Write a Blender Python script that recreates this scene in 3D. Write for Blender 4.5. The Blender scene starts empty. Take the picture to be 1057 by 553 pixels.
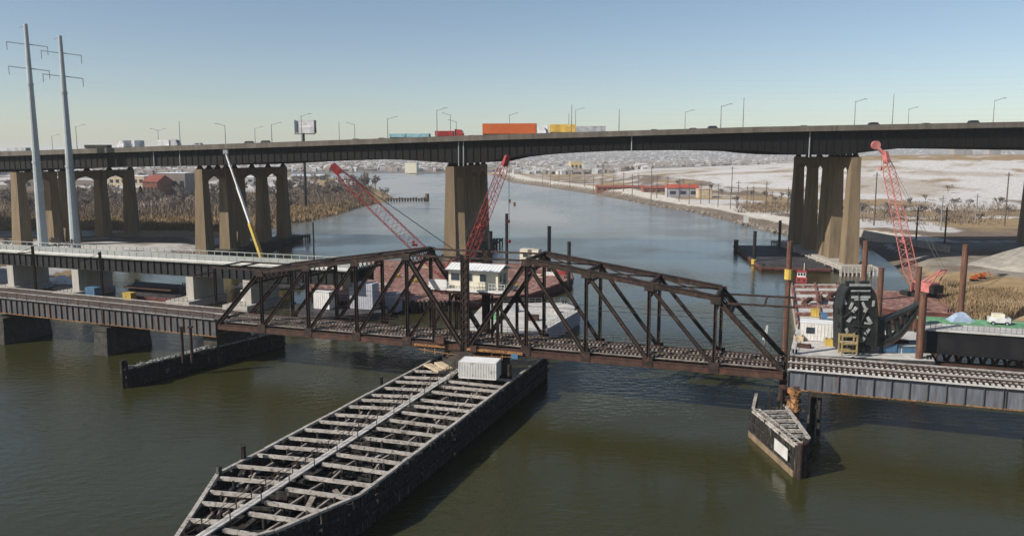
import bpy, bmesh, math, random
import numpy as np
from mathutils import Vector, Matrix
R = math.radians
rnd = random.Random(7)
sc = bpy.context.scene

# ---------------------------------------------------------------- camera
CAM_H = 38.0; FPX = 835.0; PITCH = R(8.0)
cam_d = bpy.data.cameras.new('camera'); cam = bpy.data.objects.new('camera', cam_d)
sc.collection.objects.link(cam); sc.camera = cam
cam.location = (0, 0, CAM_H); cam.rotation_euler = (math.pi/2 - PITCH, 0, 0)
cam_d.sensor_width = 36; cam_d.lens = 36*FPX/1057.0
cam_d.clip_start = 1; cam_d.clip_end = 60000

# ---------------------------------------------------------------- sky, sun, exposure
SUN_EL = R(34); SUN_H = Vector((-0.90, -0.42, 0)).normalized()
sun_dir = Vector((SUN_H.x*math.cos(SUN_EL), SUN_H.y*math.cos(SUN_EL), math.sin(SUN_EL)))
world = bpy.data.worlds.new('World'); sc.world = world; world.use_nodes = True
wn = world.node_tree.nodes; wl = world.node_tree.links
sky = wn.new('ShaderNodeTexSky'); sky.sky_type = 'NISHITA'; sky.sun_disc = False
sky.sun_elevation = SUN_EL
sky.sun_rotation = math.atan2(SUN_H.x, SUN_H.y)
sky.altitude = 0; sky.air_density = 0.82; sky.dust_density = 0.65; sky.ozone_density = 0.25
wl.new(sky.outputs[0], wn['Background'].inputs[0]); wn['Background'].inputs[1].default_value = 0.094
sun_d = bpy.data.lights.new('sun', 'SUN'); sun = bpy.data.objects.new('sun', sun_d)
sc.collection.objects.link(sun); sun_d.energy = 5.0; sun_d.angle = R(0.6); sun_d.color = (1, 0.93, 0.83)
sun.rotation_euler = sun_dir.to_track_quat('Z', 'Y').to_euler(); sun.location = (-200, -150, 300)
sc.view_settings.view_transform = 'Standard'; sc.view_settings.look = 'None'
sc.view_settings.exposure = 0.22; sc.view_settings.gamma = 1.0; sc.view_settings.use_curve_mapping = False
sc.cycles.volume_bounces = 1

# ---------------------------------------------------------------- pixel directions (photograph 1057 x 553) -> places
_c, _s = math.cos(PITCH), math.sin(PITCH)
def ray(x, y):
    u = (x-528.5)/FPX; v = -(y-276.5)/FPX
    return Vector((u, _c+v*_s, -_s+v*_c))
def at_z(x, y, z=0.0):
    d = ray(x, y); return Vector((0, 0, CAM_H)) + d*((z-CAM_H)/d.z)
def at_y(x, y, Y):
    d = ray(x, y); return Vector((0, 0, CAM_H)) + d*(Y/d.y)
def px(p):
    q = Vector(p)-Vector((0, 0, CAM_H)); f = q.y*_c-q.z*_s; up = q.y*_s+q.z*_c
    return 528.5+FPX*q.x/f, 276.5-FPX*up/f

# ---------------------------------------------------------------- materials
MATS = {}
def mat(name, col, rough=.75, metal=0., col2=None, var=.3, scale=.6, streak=0., dirt=None, dirt_amt=.0, bump=0., bscale=6., spec=.3):
    m = bpy.data.materials.new(name); m.use_nodes = True; nt = m.node_tree; N = nt.nodes; L = nt.links
    b = N['Principled BSDF']; b.inputs['Roughness'].default_value = rough; b.inputs['Metallic'].default_value = metal
    b.inputs['Specular IOR Level'].default_value = spec
    geo = N.new('ShaderNodeNewGeometry'); mp = N.new('ShaderNodeMapping'); L.new(geo.outputs['Position'], mp.inputs[0])
    mp.inputs['Scale'].default_value = (1, 1, 0.12 if streak else 1)
    n1 = N.new('ShaderNodeTexNoise'); n1.inputs['Scale'].default_value = scale*(3 if streak else 1); n1.inputs['Detail'].default_value = 6
    n1.inputs['Roughness'].default_value = .65
    L.new(mp.outputs[0], n1.inputs['Vector'])
    ramp = N.new('ShaderNodeValToRGB'); L.new(n1.outputs[0], ramp.inputs[0])
    c2 = col2 if col2 else tuple(min(1, c*(1+var)) for c in col)
    c1 = tuple(c*(1-var) for c in col)
    e = ramp.color_ramp.elements; e[0].position = .32; e[1].position = .68
    e[0].color = (*c1, 1); e[1].color = (*c2, 1)
    mid = e.new(.5); mid.color = (*col, 1)
    out = ramp.outputs[0]
    if dirt:
        n2 = N.new('ShaderNodeTexNoise'); n2.inputs['Scale'].default_value = scale*2.7; n2.inputs['Detail'].default_value = 8
        L.new(mp.outputs[0] if streak else geo.outputs['Position'], n2.inputs['Vector'])
        r2 = N.new('ShaderNodeValToRGB'); r2.color_ramp.elements[0].position = .62-dirt_amt*.3; r2.color_ramp.elements[1].position = .72-dirt_amt*.2
        L.new(n2.outputs[0], r2.inputs[0])
        mx = N.new('ShaderNodeMix'); mx.data_type = 'RGBA'
        L.new(r2.outputs[0], mx.inputs[0]); L.new(out, mx.inputs[6]); mx.inputs[7].default_value = (*dirt, 1); out = mx.outputs[2]
    L.new(out, b.inputs['Base Color'])
    if bump:
        n3 = N.new('ShaderNodeTexNoise'); n3.inputs['Scale'].default_value = bscale; n3.inputs['Detail'].default_value = 4
        L.new(geo.outputs['Position'], n3.inputs['Vector'])
        bp = N.new('ShaderNodeBump'); bp.inputs['Strength'].default_value = bump; bp.inputs['Distance'].default_value = .1
        L.new(n3.outputs[0], bp.inputs['Height']); L.new(bp.outputs[0], b.inputs['Normal'])
    MATS[name] = m; return m
mat('truss_steel', (.026, .0185, .016), .75, 0, (.052, .034, .027), .4, .7, dirt=(.085, .040, .026), dirt_amt=.2, spec=.25)
mat('rust_chord', (.060, .028, .020), .8, 0, (.105, .048, .032), .5, .8, dirt=(.05, .035, .03), dirt_amt=.45)
mat('rust_orange', (.30, .14, .05), .85, 0, (.42, .24, .10), .5, 1.2, dirt=(.08, .05, .035), dirt_amt=.5)
mat('pile_rust', (.12, .058, .038), .8, 0, (.18, .092, .062), .4, .8, streak=1, dirt=(.07, .04, .03), dirt_amt=.3)
mat('girder_grey', (.105, .115, .133), .65, 0, (.15, .165, .19), .3, .7, streak=1, dirt=(.11, .08, .065), dirt_amt=.12)
mat('tie_mid', (.27, .245, .22), .9, 0, (.42, .39, .36), .4, 1.6)
mat('girder_dull', (.07, .07, .075), .7, 0, (.115, .115, .12), .4, .9, streak=1, dirt=(.12, .07, .05), dirt_amt=.25)
mat('black_steel', (.010, .010, .012), .55, 0, (.020, .019, .02), .3, .4)
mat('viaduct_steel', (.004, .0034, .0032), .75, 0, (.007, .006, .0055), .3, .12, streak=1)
mat('concrete', (.185, .138, .086), .9, 0, (.235, .18, .115), .2, .18, streak=1, dirt=(.13, .10, .07), dirt_amt=.2, bump=.2)
mat('parapet_concrete', (.125, .112, .092), .9, 0, (.165, .15, .125), .2, .15, streak=1, dirt=(.09, .08, .068), dirt_amt=.25)
mat('pale_concrete', (.36, .34, .305), .9, 0, (.43, .41, .37), .15, .4, streak=1, dirt=(.34, .3, .26), dirt_amt=.2)
mat('dark_stone', (.045, .042, .037), .9, 0, (.075, .07, .06), .4, .8, bump=.5, bscale=1.5)
mat('fender_timber', (.020, .0175, .0155), .9, 0, (.048, .043, .038), .5, 1.3, streak=1, dirt=(.15, .14, .125), dirt_amt=.05, bump=.4)
mat('grey_timber', (.36, .33, .295), .9, 0, (.47, .44, .405), .3, .9, dirt=(.13, .11, .095), dirt_amt=.3, bump=.3)
mat('walk_timber', (.46, .44, .41), .9, 0, (.56, .54, .51), .2, .8, dirt=(.3, .28, .25), dirt_amt=.15)
mat('dropping_timber', (.30, .29, .27), .9, 0, (.52, .51, .49), .6, 1.6, dirt=(.05, .045, .04), dirt_amt=.5, bump=.3)
mat('tie_wood', (.50, .47, .43), .9, 0, (.62, .59, .55), .35, 1.4)
mat('tie_dark', (.22, .19, .165), .9, 0, (.33, .295, .26), .4, 1.4)
mat('rail_steel', (.055, .035, .028), .6, .2, (.09, .06, .045), .3, 1.)
mat('deck_dark', (.035, .028, .024), .9, 0, (.07, .058, .048), .5, .8)
mat('white_paint', (.58, .57, .55), .6, 0, (.65, .64, .62), .12, .5, dirt=(.42, .4, .37), dirt_amt=.12)
mat('cream_wall', (.62, .58, .46), .7, 0, (.70, .66, .54), .1, .5)
mat('roof_metal', (.66, .67, .67), .7, 0, (.74, .75, .75), .1, .5, spec=.1)
mat('window_glass', (.03, .04, .05), .12, 0, None, .2, 1., spec=.6)
mat('crane_red', (.26, .030, .032), .6, 0, (.36, .06, .055), .3, .5)
mat('crane_pink', (.42, .14, .125), .65, 0, (.50, .22, .20), .25, .5)
mat('rail_red', (.30, .035, .035), .6)
mat('rail_grey', (.28, .29, .27), .7, 0, (.36, .37, .35), .2, .5)
mat('scaffold_tan', (.36, .27, .12), .8, 0, (.44, .34, .17), .25, .8)
mat('cable', (.05, .05, .055), .6)
mat('wire_pale', (.32, .33, .34), .6)
mat('arch_steel', (.022, .025, .024), .5, 0, (.04, .045, .043), .3, .4)
mat('deck_grey', (.33, .35, .31), .85, 0, (.45, .46, .43), .2, .3)
mat('yellow_paint', (.46, .33, .07), .55, 0, None, .2, .6, dirt=(.3, .2, .08), dirt_amt=.15)
mat('barge_red', (.19, .085, .068), .85, 0, (.27, .145, .118), .35, .35, dirt=(.40, .33, .28), dirt_amt=.28)
mat('barge_hull', (.12, .045, .04), .8, 0, (.18, .07, .06), .4, .4, dirt=(.05, .035, .03), dirt_amt=.3)
mat('barge_dark', (.035, .035, .042), .8, 0, (.07, .065, .07), .4, .3, dirt=(.12, .09, .075), dirt_amt=.2)
mat('deck_white', (.45, .44, .42), .85, 0, (.56, .55, .53), .2, .35, dirt=(.36, .33, .29), dirt_amt=.3)
mat('lilac_hull_shade', (.30, .29, .33), .7, 0, (.37, .36, .40), .2, .4)  # shade on the white barge's side put into the colour; plain tint elsewhere
mat('container_grey', (.33, .34, .38), .7, 0, (.40, .41, .45), .2, .4)
mat('container_tan', (.45, .36, .25), .75)
mat('blue_paint', (.07, .155, .26), .6, 0, (.11, .21, .32), .2, .6)
mat('green_deck', (.10, .26, .13), .8, 0, (.16, .36, .19), .3, .3, dirt=(.5, .5, .46), dirt_amt=.15)
mat('orange_paint', (.46, .105, .028), .6, 0, (.50, .125, .036), .1, .2)
mat('trailer_yellow', (.56, .36, .08), .55)
mat('truck_red', (.28, .03, .03), .45)
mat('teal_trailer', (.20, .36, .40), .6)
mat('trailer_grey', (.35, .36, .38), .6)
mat('car_dark', (.03, .032, .038), .3, .2)
mat('car_silver', (.32, .33, .35), .3, .4)
mat('car_white', (.6, .6, .6), .3)
mat('tyre_rubber', (.015, .015, .015), .9)
mat('galvanised', (.33, .365, .375), .55, .1, (.38, .415, .425), .1, .2)
mat('lamp_pole', (.25, .26, .26), .5, .4)
mat('bark', (.11, .085, .07), .95, 0, (.16, .13, .11), .3, 1.)
mat('twig', (.17, .15, .135), .95, 0, (.23, .205, .185), .3, .3)
mat('evergreen', (.03, .05, .03), .95, 0, (.05, .075, .04), .3, .5)
mat('reeds', (.25, .175, .097), .95, 0, (.34, .255, .155), .4, .12)
mat('scrub', (.17, .13, .095), .95, 0, (.24, .19, .145), .4, .1)
mat('brick', (.20, .085, .06), .9, 0, (.26, .13, .09), .3, .3)
mat('roof_red', (.24, .07, .048), .85, 0, (.30, .11, .08), .25, .1)
mat('roof_bright', (.34, .07, .04), .8, 0, (.42, .12, .08), .2, .1)
mat('town_pale', (.38, .38, .38), .85, 0, (.56, .56, .56), .4, .01)
mat('town_brown', (.22, .19, .17), .9, 0, (.3, .27, .24), .3, .01)
mat('town_yellow', (.50, .38, .18), .85)
mat('gravel', (.27, .25, .22), .95, 0, (.34, .32, .28), .25, .4, bump=.5)
mat('rock', (.20, .17, .14), .95, 0, (.30, .27, .23), .4, .5, bump=.5)
mat('wood_pole', (.10, .075, .06), .9, 0, (.15, .12, .1), .3, 1.)
mat('asphalt', (.06, .06, .062), .9)
mat('billboard_face', (.40, .40, .42), .6, 0, (.5, .5, .52), .2, .3)
mat('billboard_dark', (.10, .12, .15), .6)
mat('plate_white', (.36, .37, .36), .7, 0, (.48, .49, .48), .25, .8, dirt=(.2, .19, .18), dirt_amt=.2)
mat('snow', (.74, .76, .80), .8, 0, (.80, .82, .85), .1, .3)
mat('tarp_blue', (.28, .36, .47), .7, 0, (.45, .5, .57), .3, .5)

def zone(x, zs): return next(t for m_, t in zs if x < m_)
# ---------------------------------------------------------------- mesh builder
COL = sc.collection
class MB:
    def __init__(s): s.v = []; s.f = []
    def add(s, vs, fs):
        o = len(s.v); s.v += [tuple(p) for p in vs]; s.f += [tuple(i+o for i in f) for f in fs]; return s
    def box(s, c, d, rz=0.):
        hx, hy, hz = d[0]/2, d[1]/2, d[2]/2; ca, sa = math.cos(rz), math.sin(rz); vs = []
        for z in (-hz, hz):
            for x, y in ((-hx, -hy), (hx, -hy), (hx, hy), (-hx, hy)):
                vs.append((c[0]+x*ca-y*sa, c[1]+x*sa+y*ca, c[2]+z))
        return s.add(vs, [(3, 2, 1, 0), (4, 5, 6, 7), (0, 1, 5, 4), (1, 2, 6, 5), (2, 3, 7, 6), (3, 0, 4, 7)])
    def frame(s, p0, p1, up):
        p0, p1 = Vector(p0), Vector(p1); d = (p1-p0).normalized(); up = Vector(up)
        if abs(d.dot(up)) > .98: up = Vector((0, 1, 0)) if abs(d.y) < .9 else Vector((1, 0, 0))
        x = d.cross(up).normalized(); y = x.cross(d).normalized(); return p0, p1, x, y
    def beam(s, p0, p1, w, h=None, up=(0, 0, 1)):
        h = w if h is None else h; p0, p1, x, y = s.frame(p0, p1, up)
        q = [-x*w/2-y*h/2, x*w/2-y*h/2, x*w/2+y*h/2, -x*w/2+y*h/2]
        return s.add([p0+a for a in q]+[p1+a for a in q], [(3, 2, 1, 0), (4, 5, 6, 7), (0, 1, 5, 4), (1, 2, 6, 5), (2, 3, 7, 6), (3, 0, 4, 7)])
    def hbeam(s, p0, p1, w, h, t=.1, up=(0, 0, 1)):
        a, b, x, y = s.frame(p0, p1, up)
        for k in (-1, 1): s.beam(a+x*k*(w/2-t/2), b+x*k*(w/2-t/2), t, h, up)
        s.beam(a, b, w-2*t, t*1.5, up); return s
    def cyl(s, p0, p1, r0, r1=None, n=8, up=(0, 0, 1)):
        r1 = r0 if r1 is None else r1; p0, p1, x, y = s.frame(p0, p1, up); vs = []
        for p, r in ((p0, r0), (p1, r1)):
            for i in range(n):
                a = 2*math.pi*i/n; vs.append(p+x*math.cos(a)*r+y*math.sin(a)*r)
        fs = [(i, (i+1) % n, n+(i+1) % n, n+i) for i in range(n)]+[tuple(range(n-1, -1, -1)), tuple(range(n, 2*n))]
        return s.add(vs, fs)
    def prism(s, poly, z0, z1):
        n = len(poly); z0 = z0 if hasattr(z0, '__len__') else [z0]*n; z1 = z1 if hasattr(z1, '__len__') else [z1]*n
        vs = [(p[0], p[1], z0[i]) for i, p in enumerate(poly)]+[(p[0], p[1], z1[i]) for i, p in enumerate(poly)]
        return s.add(vs, [tuple(range(n-1, -1, -1)), tuple(range(n, 2*n))]+[(i, (i+1) % n, n+(i+1) % n, n+i) for i in range(n)])
    def loft(s, rings):           # rings: list of same-length closed loops
        n = len(rings[0]); o = []
        for r in rings: o += list(r)
        fs = [tuple(range(n-1, -1, -1)), tuple((len(rings)-1)*n+i for i in range(n))]
        for k in range(len(rings)-1):
            fs += [(k*n+i, k*n+(i+1) % n, (k+1)*n+(i+1) % n, (k+1)*n+i) for i in range(n)]
        return s.add(o, fs)
    def build(s, name, m, parent=None, world=True, smooth=False, kind=None):
        me = bpy.data.meshes.new(name); vs = s.v
        if parent is not None and world:
            M = XF[parent.name]; vs = [tuple(M @ Vector(p)) for p in vs]
        loc = Vector((0, 0, 0))
        if parent is None:
            a = np.array(vs); loc = Vector(((a[:, 0].min()+a[:, 0].max())/2, (a[:, 1].min()+a[:, 1].max())/2, a[:, 2].min()))
            vs = [tuple(Vector(p)-loc) for p in vs]
        me.from_pydata(vs, [], s.f); me.materials.append(MATS[m]); me.validate()
        bm = bmesh.new(); bm.from_mesh(me); bmesh.ops.recalc_face_normals(bm, faces=bm.faces); bm.to_mesh(me); bm.free()
        if smooth: me.polygons.foreach_set('use_smooth', [True]*len(me.polygons))
        o = bpy.data.objects.new(name, me); COL.objects.link(o); o.location = loc
        if parent is not None: o.parent = parent
        if kind: o['kind'] = kind
        XF[o.name] = XF[parent.name] if parent is not None else Matrix.Translation(-loc)
        return o
XF = {}
def tag(o, label, cat, group=None):
    o['label'] = label; o['category'] = cat
    if group: o['group'] = group
    return o
def thing(name, label, cat, loc=(0, 0, 0), rz=0., group=None):
    o = bpy.data.objects.new(name, None); COL.objects.link(o); o.location = loc; o.rotation_euler = (0, 0, rz); o.empty_display_size = .5
    XF[o.name] = (Matrix.Translation(Vector(loc)) @ Matrix.Rotation(rz, 4, 'Z')).inverted()
    return tag(o, label, cat, group)
def dup(root, loc, rz=0., label=None, scale=1.):
    r = root.copy(); COL.objects.link(r); r.location = loc; r.rotation_euler = (0, 0, rz); r.scale = (scale,)*3
    if label: r['label'] = label
    for ch in list(root.children):
        c = ch.copy(); COL.objects.link(c); c.parent = r
        for g in ch.children:
            d = g.copy(); COL.objects.link(d); d.parent = c
    return r
def struct(o): o['kind'] = 'structure'; return o

# value noise for ground colours
_ng = np.random.default_rng(3).random((256, 256))
def vnoise(x, y, sc_):
    x = np.asarray(x)/sc_; y = np.asarray(y)/sc_; xi = np.floor(x).astype(int); yi = np.floor(y).astype(int)
    fx = x-xi; fy = y-yi; fx = fx*fx*(3-2*fx); fy = fy*fy*(3-2*fy); g = lambda a, b: _ng[a % 256, b % 256]
    return (g(xi, yi)*(1-fx)+g(xi+1, yi)*fx)*(1-fy)+(g(xi, yi+1)*(1-fx)+g(xi+1, yi+1)*fx)*fy
def fbm(x, y, s): return .5*vnoise(x, y, s)+.28*vnoise(x+31, y+7, s/2.3)+.22*vnoise(x+5, y+77, s/5.1)

# ================================================================ GROUND, WATER
shore_L = [(-60, 300), (0, 295), (60, 288), (105, 276), (160, 266), (225, 258), (262, 242), (292, 232), (319, 228), (353, 220), (374, 213), (396, 209), (408, 205), (396, 198), (386, 194), (372, 189), (345, 184.5), (300, 182)]
shore_F = [(300, 179.3), (400, 178.8), (470, 179), (512, 181)]
shore_R = [(526, 188.2), (560, 192.8), (608, 199.8), (646, 207), (680, 213.5), (714, 218.5), (757, 229.5), (784, 236), (815, 243), (850, 247), (890, 252), (906, 262), (925, 276), (940, 298), (946, 325)]
RIV = [(-900, 190), (-420, 225)]+[tuple(at_z(*p).xy) for p in shore_L+shore_F+shore_R]+[(116, 168), (200, 150), (500, 120), (500, -300), (-900, -300)]
def seg_dist(P, A, B):
    A = np.array(A); B = np.array(B); d = B-A; t = np.clip(((P-A) @ d)/(d @ d), 0, 1); return np.hypot(*(P-A-t[:, None]*d).T)
def inside(P, poly):
    r = np.zeros(len(P), bool); n = len(poly)
    for i in range(n):
        (x0, y0), (x1, y1) = poly[i], poly[(i+1) % n]
        if y0 == y1: continue
        k = ((y0 > P[:, 1]) != (y1 > P[:, 1])) & (P[:, 0] < (x1-x0)*(P[:, 1]-y0)/(y1-y0)+x0); r ^= k
    return r
def river_sd(P):              # + on land, - in the river
    d = np.full(len(P), 1e9)
    for i in range(len(RIV)): d = np.minimum(d, seg_dist(P, RIV[i], RIV[(i+1) % len(RIV)]))
    return np.where(inside(P, RIV), -d, d)
def sst(a, b, x): t = np.clip((x-a)/(b-a), 0, 1); return t*t*(3-2*t)
right_line = [tuple(at_z(*p).xy) for p in shore_R]
def is_right(P):              # land to the right of the river
    yy = np.array([p[1] for p in right_line][::-1]); xx = np.array([p[0] for p in right_line][::-1])
    return P[:, 0] > np.interp(P[:, 1], yy, xx)-30
def height(P):
    X, Y = P[:, 0], P[:, 1]; d = river_sd(P); rt = is_right(P)
    z = np.where(d < 0, np.maximum(d*.25, -3.), np.minimum(d*.22, 2.4))
    z = z+np.where(d > 10, (fbm(X, Y, 60)-.5)*1.2, 0)
    # landfill hill on the right
    crest = np.interp(X/np.maximum(Y, 1), [.10, .161, .348, .43, .50, .75, 1.2], [2, 11, 22, 32.5, 34.5, 35, 33])
    side = sst(560, 980, Y+.12*(X-400))*(1-.75*sst(1250, 2000, Y))
    z = z+np.where(rt & (d > 10), side*crest, 0)
    z = z+np.where(rt & (d > 5), 1.5*sst(205, 250, X-0*Y)*sst(420, 300, Y)*sst(150, 220, Y), 0)
    # far hills
    hz = sst(3800, 7500, Y)*(44+22*vnoise(X, Y*0, 1700)+10*vnoise(X, Y*0, 520))
    z = z+np.where(d > 0, hz, 0)
    return z
AN = np.linspace(-R(62), R(62), 560); RA = 120*np.power(14000/120, np.linspace(0, 1, 400))
A2, R2 = np.meshgrid(AN, RA); GX = (R2*np.sin(A2)).ravel(); GY = (R2*np.cos(A2)).ravel(); GP = np.stack([GX, GY], 1)
GZ = height(GP)
nr, na = A2.shape
idx = np.arange(nr*na).reshape(nr, na)
quads = np.stack([idx[:-1, :-1], idx[:-1, 1:], idx[1:, 1:], idx[1:, :-1]], -1).reshape(-1, 4)
me = bpy.data.meshes.new('ground'); me.vertices.add(len(GX)); me.vertices.foreach_set('co', np.stack([GX, GY, GZ], 1).ravel())
me.loops.add(quads.size); me.polygons.add(len(quads)); me.loops.foreach_set('vertex_index', quads.ravel())
me.polygons.foreach_set('loop_start', np.arange(0, quads.size, 4)); me.polygons.foreach_set('use_smooth', np.ones(len(quads), bool)); me.update()
GD = river_sd(GP); RT = is_right(GP)
n_big = fbm(GX, GY, 90); n_mid = fbm(GX+400, GY, 26); n_sm = fbm(GX, GY+900, 9)
brown = np.array([.16, .125, .095]); tan = np.array([.30, .215, .12]); snow = np.array([.52, .505, .49]); mud = np.array([.11, .09, .07]); path = np.array([.56, .52, .455]); grey = np.array([.25, .23, .2])
def mixc(a, b, t): return a*(1-t[:, None])+b*t[:, None]
gc = np.tile(brown, (len(GX), 1))
gc = mixc(gc, tan, sst(.42, .6, n_big)*.8)
gc = mixc(gc, snow, sst(.52, .62, n_mid)*sst(.3, .5, n_sm)*.75)
bank = np.clip(GD, -5, 1e9)
L = ~RT
# left bank: reed belt at the water, snow strip behind the near piers
gc = np.where((L & (GD > 0) & (GD < 60) & (GY > 330))[:, None], tan*(.75+.5*n_sm[:, None]), gc)
gc = np.where((L & (GY > 235) & (GY < 352) & (GD > 4))[:, None], mixc(snow*.9, brown, sst(.52, .68, n_mid)), gc)
gc = np.where((L & (GY <= 235) & (GD > 0))[:, None], mixc(mud, snow*.8, sst(.45, .6, n_mid)), gc)
gc = np.where((L & (GY > 480) & (GY < 1500) & (GD > 60))[:, None], mixc(brown, snow*.9, sst(.44, .56, n_big)), gc)
# right bank: mud and stones, pale service road, yards, snowy landfill slope
rt = RT & (GD > 0)
gc = np.where((rt & (GD < 13))[:, None], mud*(.9+1.1*n_sm[:, None]), gc)
gc = np.where((rt & (GD >= 13) & (GD < 34) & (GY > 330))[:, None], path*(.85+.3*n_sm[:, None]), gc)
hill = rt & (GY+.12*(GX-400) > 610) & (GX/GY > .13) & (GD > 120)
sn = sst(.27, .42, n_big*.55+n_mid*.45)
band = sst(.50, .6, vnoise(GX*.35, GY+GX*.25, 38))
hc = mixc(tan*.8, snow, np.clip(sn*.97, 0, 1)*(1-.45*band))
hc = np.where((GZ > 31.5)[:, None], mixc(tan*.9, snow, sst(.62, .8, n_mid)), hc)
gc = np.where(hill[:, None], hc, gc)
flat = rt & (GY > 330) & (GY+.12*(GX-400) <= 610) & (GD >= 34)
gc = np.where(flat[:, None], mixc(mixc(brown, tan*.95, sst(.4, .6, n_big)), snow*.95, sst(.5, .58, vnoise(GX*.3, GY, 20)*.6+n_mid*.4)), gc)
near = rt & (GY <= 330) & (GD >= 6)
gc = np.where(near[:, None], mixc(mixc(tan*1.05, grey, sst(.5, .62, n_big)), snow*.9, sst(.58, .68, n_mid)), gc)
gc = np.where((rt & (GX > 120) & (GY > 245) & (GY < 330) & (GD > 8))[:, None], mixc(grey*1.05, brown, sst(.4, .7, n_mid)), gc)
far = (GY > 1600)
gc = np.where(far[:, None], mixc(np.array([.14, .125, .115]), np.array([.30, .30, .31]), sst(.5, .62, n_mid)*.4), gc)
gc = np.where((GD < 0)[:, None], mud, gc)
ca = me.color_attributes.new('gc', 'FLOAT_COLOR', 'POINT'); ca.data.foreach_set('color', np.concatenate([np.clip(gc, 0, 1), np.ones((len(GX), 1))], 1).ravel().astype('f4'))
gm = bpy.data.materials.new('ground_cover'); gm.use_nodes = True; N = gm.node_tree.nodes; LK = gm.node_tree.links
at = N.new('ShaderNodeAttribute'); at.attribute_name = 'gc'; geo = N.new('ShaderNodeNewGeometry')
nz = N.new('ShaderNodeTexNoise'); nz.inputs['Scale'].default_value = .35; nz.inputs['Detail'].default_value = 8; LK.new(geo.outputs['Position'], nz.inputs['Vector'])
mr = N.new('ShaderNodeMapRange'); mr.inputs[3].default_value = .55; mr.inputs[4].default_value = 1.45; LK.new(nz.outputs[0], mr.inputs[0])
vm = N.new('ShaderNodeVectorMath'); vm.operation = 'SCALE'; LK.new(at.outputs['Color'], vm.inputs[0]); LK.new(mr.outputs[0], vm.inputs['Scale'])
b = N['Principled BSDF']; LK.new(vm.outputs[0], b.inputs['Base Color']); b.inputs['Roughness'].default_value = .95; b.inputs['Specular IOR Level'].default_value = .1
bp = N.new('ShaderNodeBump'); bp.inputs['Strength'].default_value = .6; bp.inputs['Distance'].default_value = .6; LK.new(nz.outputs[0], bp.inputs['Height']); LK.new(bp.outputs[0], b.inputs['Normal'])
me.materials.append(gm); ground = bpy.data.objects.new('ground', me); COL.objects.link(ground); struct(ground)
def gz(x, y): return float(height(np.array([[x, y]]))[0])

# water sheet
wm = bpy.data.materials.new('river_water'); wm.use_nodes = True; N = wm.node_tree.nodes; LK = wm.node_tree.links; b = N['Principled BSDF']
geo = N.new('ShaderNodeNewGeometry')
def noise(scale, detail=3, mscale=(1, 1, 1)):
    mp = N.new('ShaderNodeMapping'); mp.inputs['Scale'].default_value = mscale; LK.new(geo.outputs['Position'], mp.inputs[0])
    n = N.new('ShaderNodeTexNoise'); n.inputs['Scale'].default_value = scale; n.inputs['Detail'].default_value = detail; LK.new(mp.outputs[0], n.inputs['Vector']); return n.outputs[0]
def mrange(v, a, b_, c, d):
    m = N.new('ShaderNodeMapRange'); m.inputs[1].default_value = a; m.inputs[2].default_value = b_; m.inputs[3].default_value = c; m.inputs[4].default_value = d; LK.new(v, m.inputs[0]); return m.outputs[0]
def mth(op, a, b_):
    m = N.new('ShaderNodeMath'); m.operation = op
    for i, q in enumerate((a, b_)):
        if isinstance(q, (int, float)): m.inputs[i].default_value = q
        else: LK.new(q, m.inputs[i])
    return m.outputs[0]
sep = N.new('ShaderNodeSeparateXYZ'); LK.new(geo.outputs['Position'], sep.inputs[0])
upstream = mrange(sep.outputs[1], 330, 480, 0, 1)               # thin ice only lies above the viaduct
ice = mth('MULTIPLY', mrange(noise(.010, 6, (1, .3, 1)), .38, .56, .3, 1), upstream)
mx = N.new('ShaderNodeMix'); mx.data_type = 'RGBA'; mx.inputs[6].default_value = (.034, .034, .012, 1); mx.inputs[7].default_value = (.40, .385, .36, 1)
LK.new(mth('MULTIPLY', ice, .85), mx.inputs[0]); LK.new(mx.outputs[2], b.inputs['Base Color'])
calm = mrange(noise(.022, 4), .40, .60, .22, 1.15)
LK.new(mrange(ice, 0, 1, .10, .32), b.inputs['Roughness']); b.inputs['IOR'].default_value = 1.33; b.inputs['Specular IOR Level'].default_value = .5
wav = mth('ADD', mth('MULTIPLY', noise(.55, 4, (1, 1.5, 1)), .7), mth('MULTIPLY', noise(2.0, 3, (1, 1.4, 1)), .25))
bp = N.new('ShaderNodeBump'); bp.inputs['Distance'].default_value = .55; LK.new(mth('MULTIPLY', calm, .42), bp.inputs['Strength']); LK.new(wav, bp.inputs['Height']); LK.new(bp.outputs[0], b.inputs['Normal'])
MATS['river_water'] = wm
wo = MB().add([(-2500, -400, 0), (1500, -400, 0), (1500, 2300, 0), (-2500, 2300, 0)], [(0, 1, 2, 3)]).build('water', 'river_water'); struct(wo)

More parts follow.
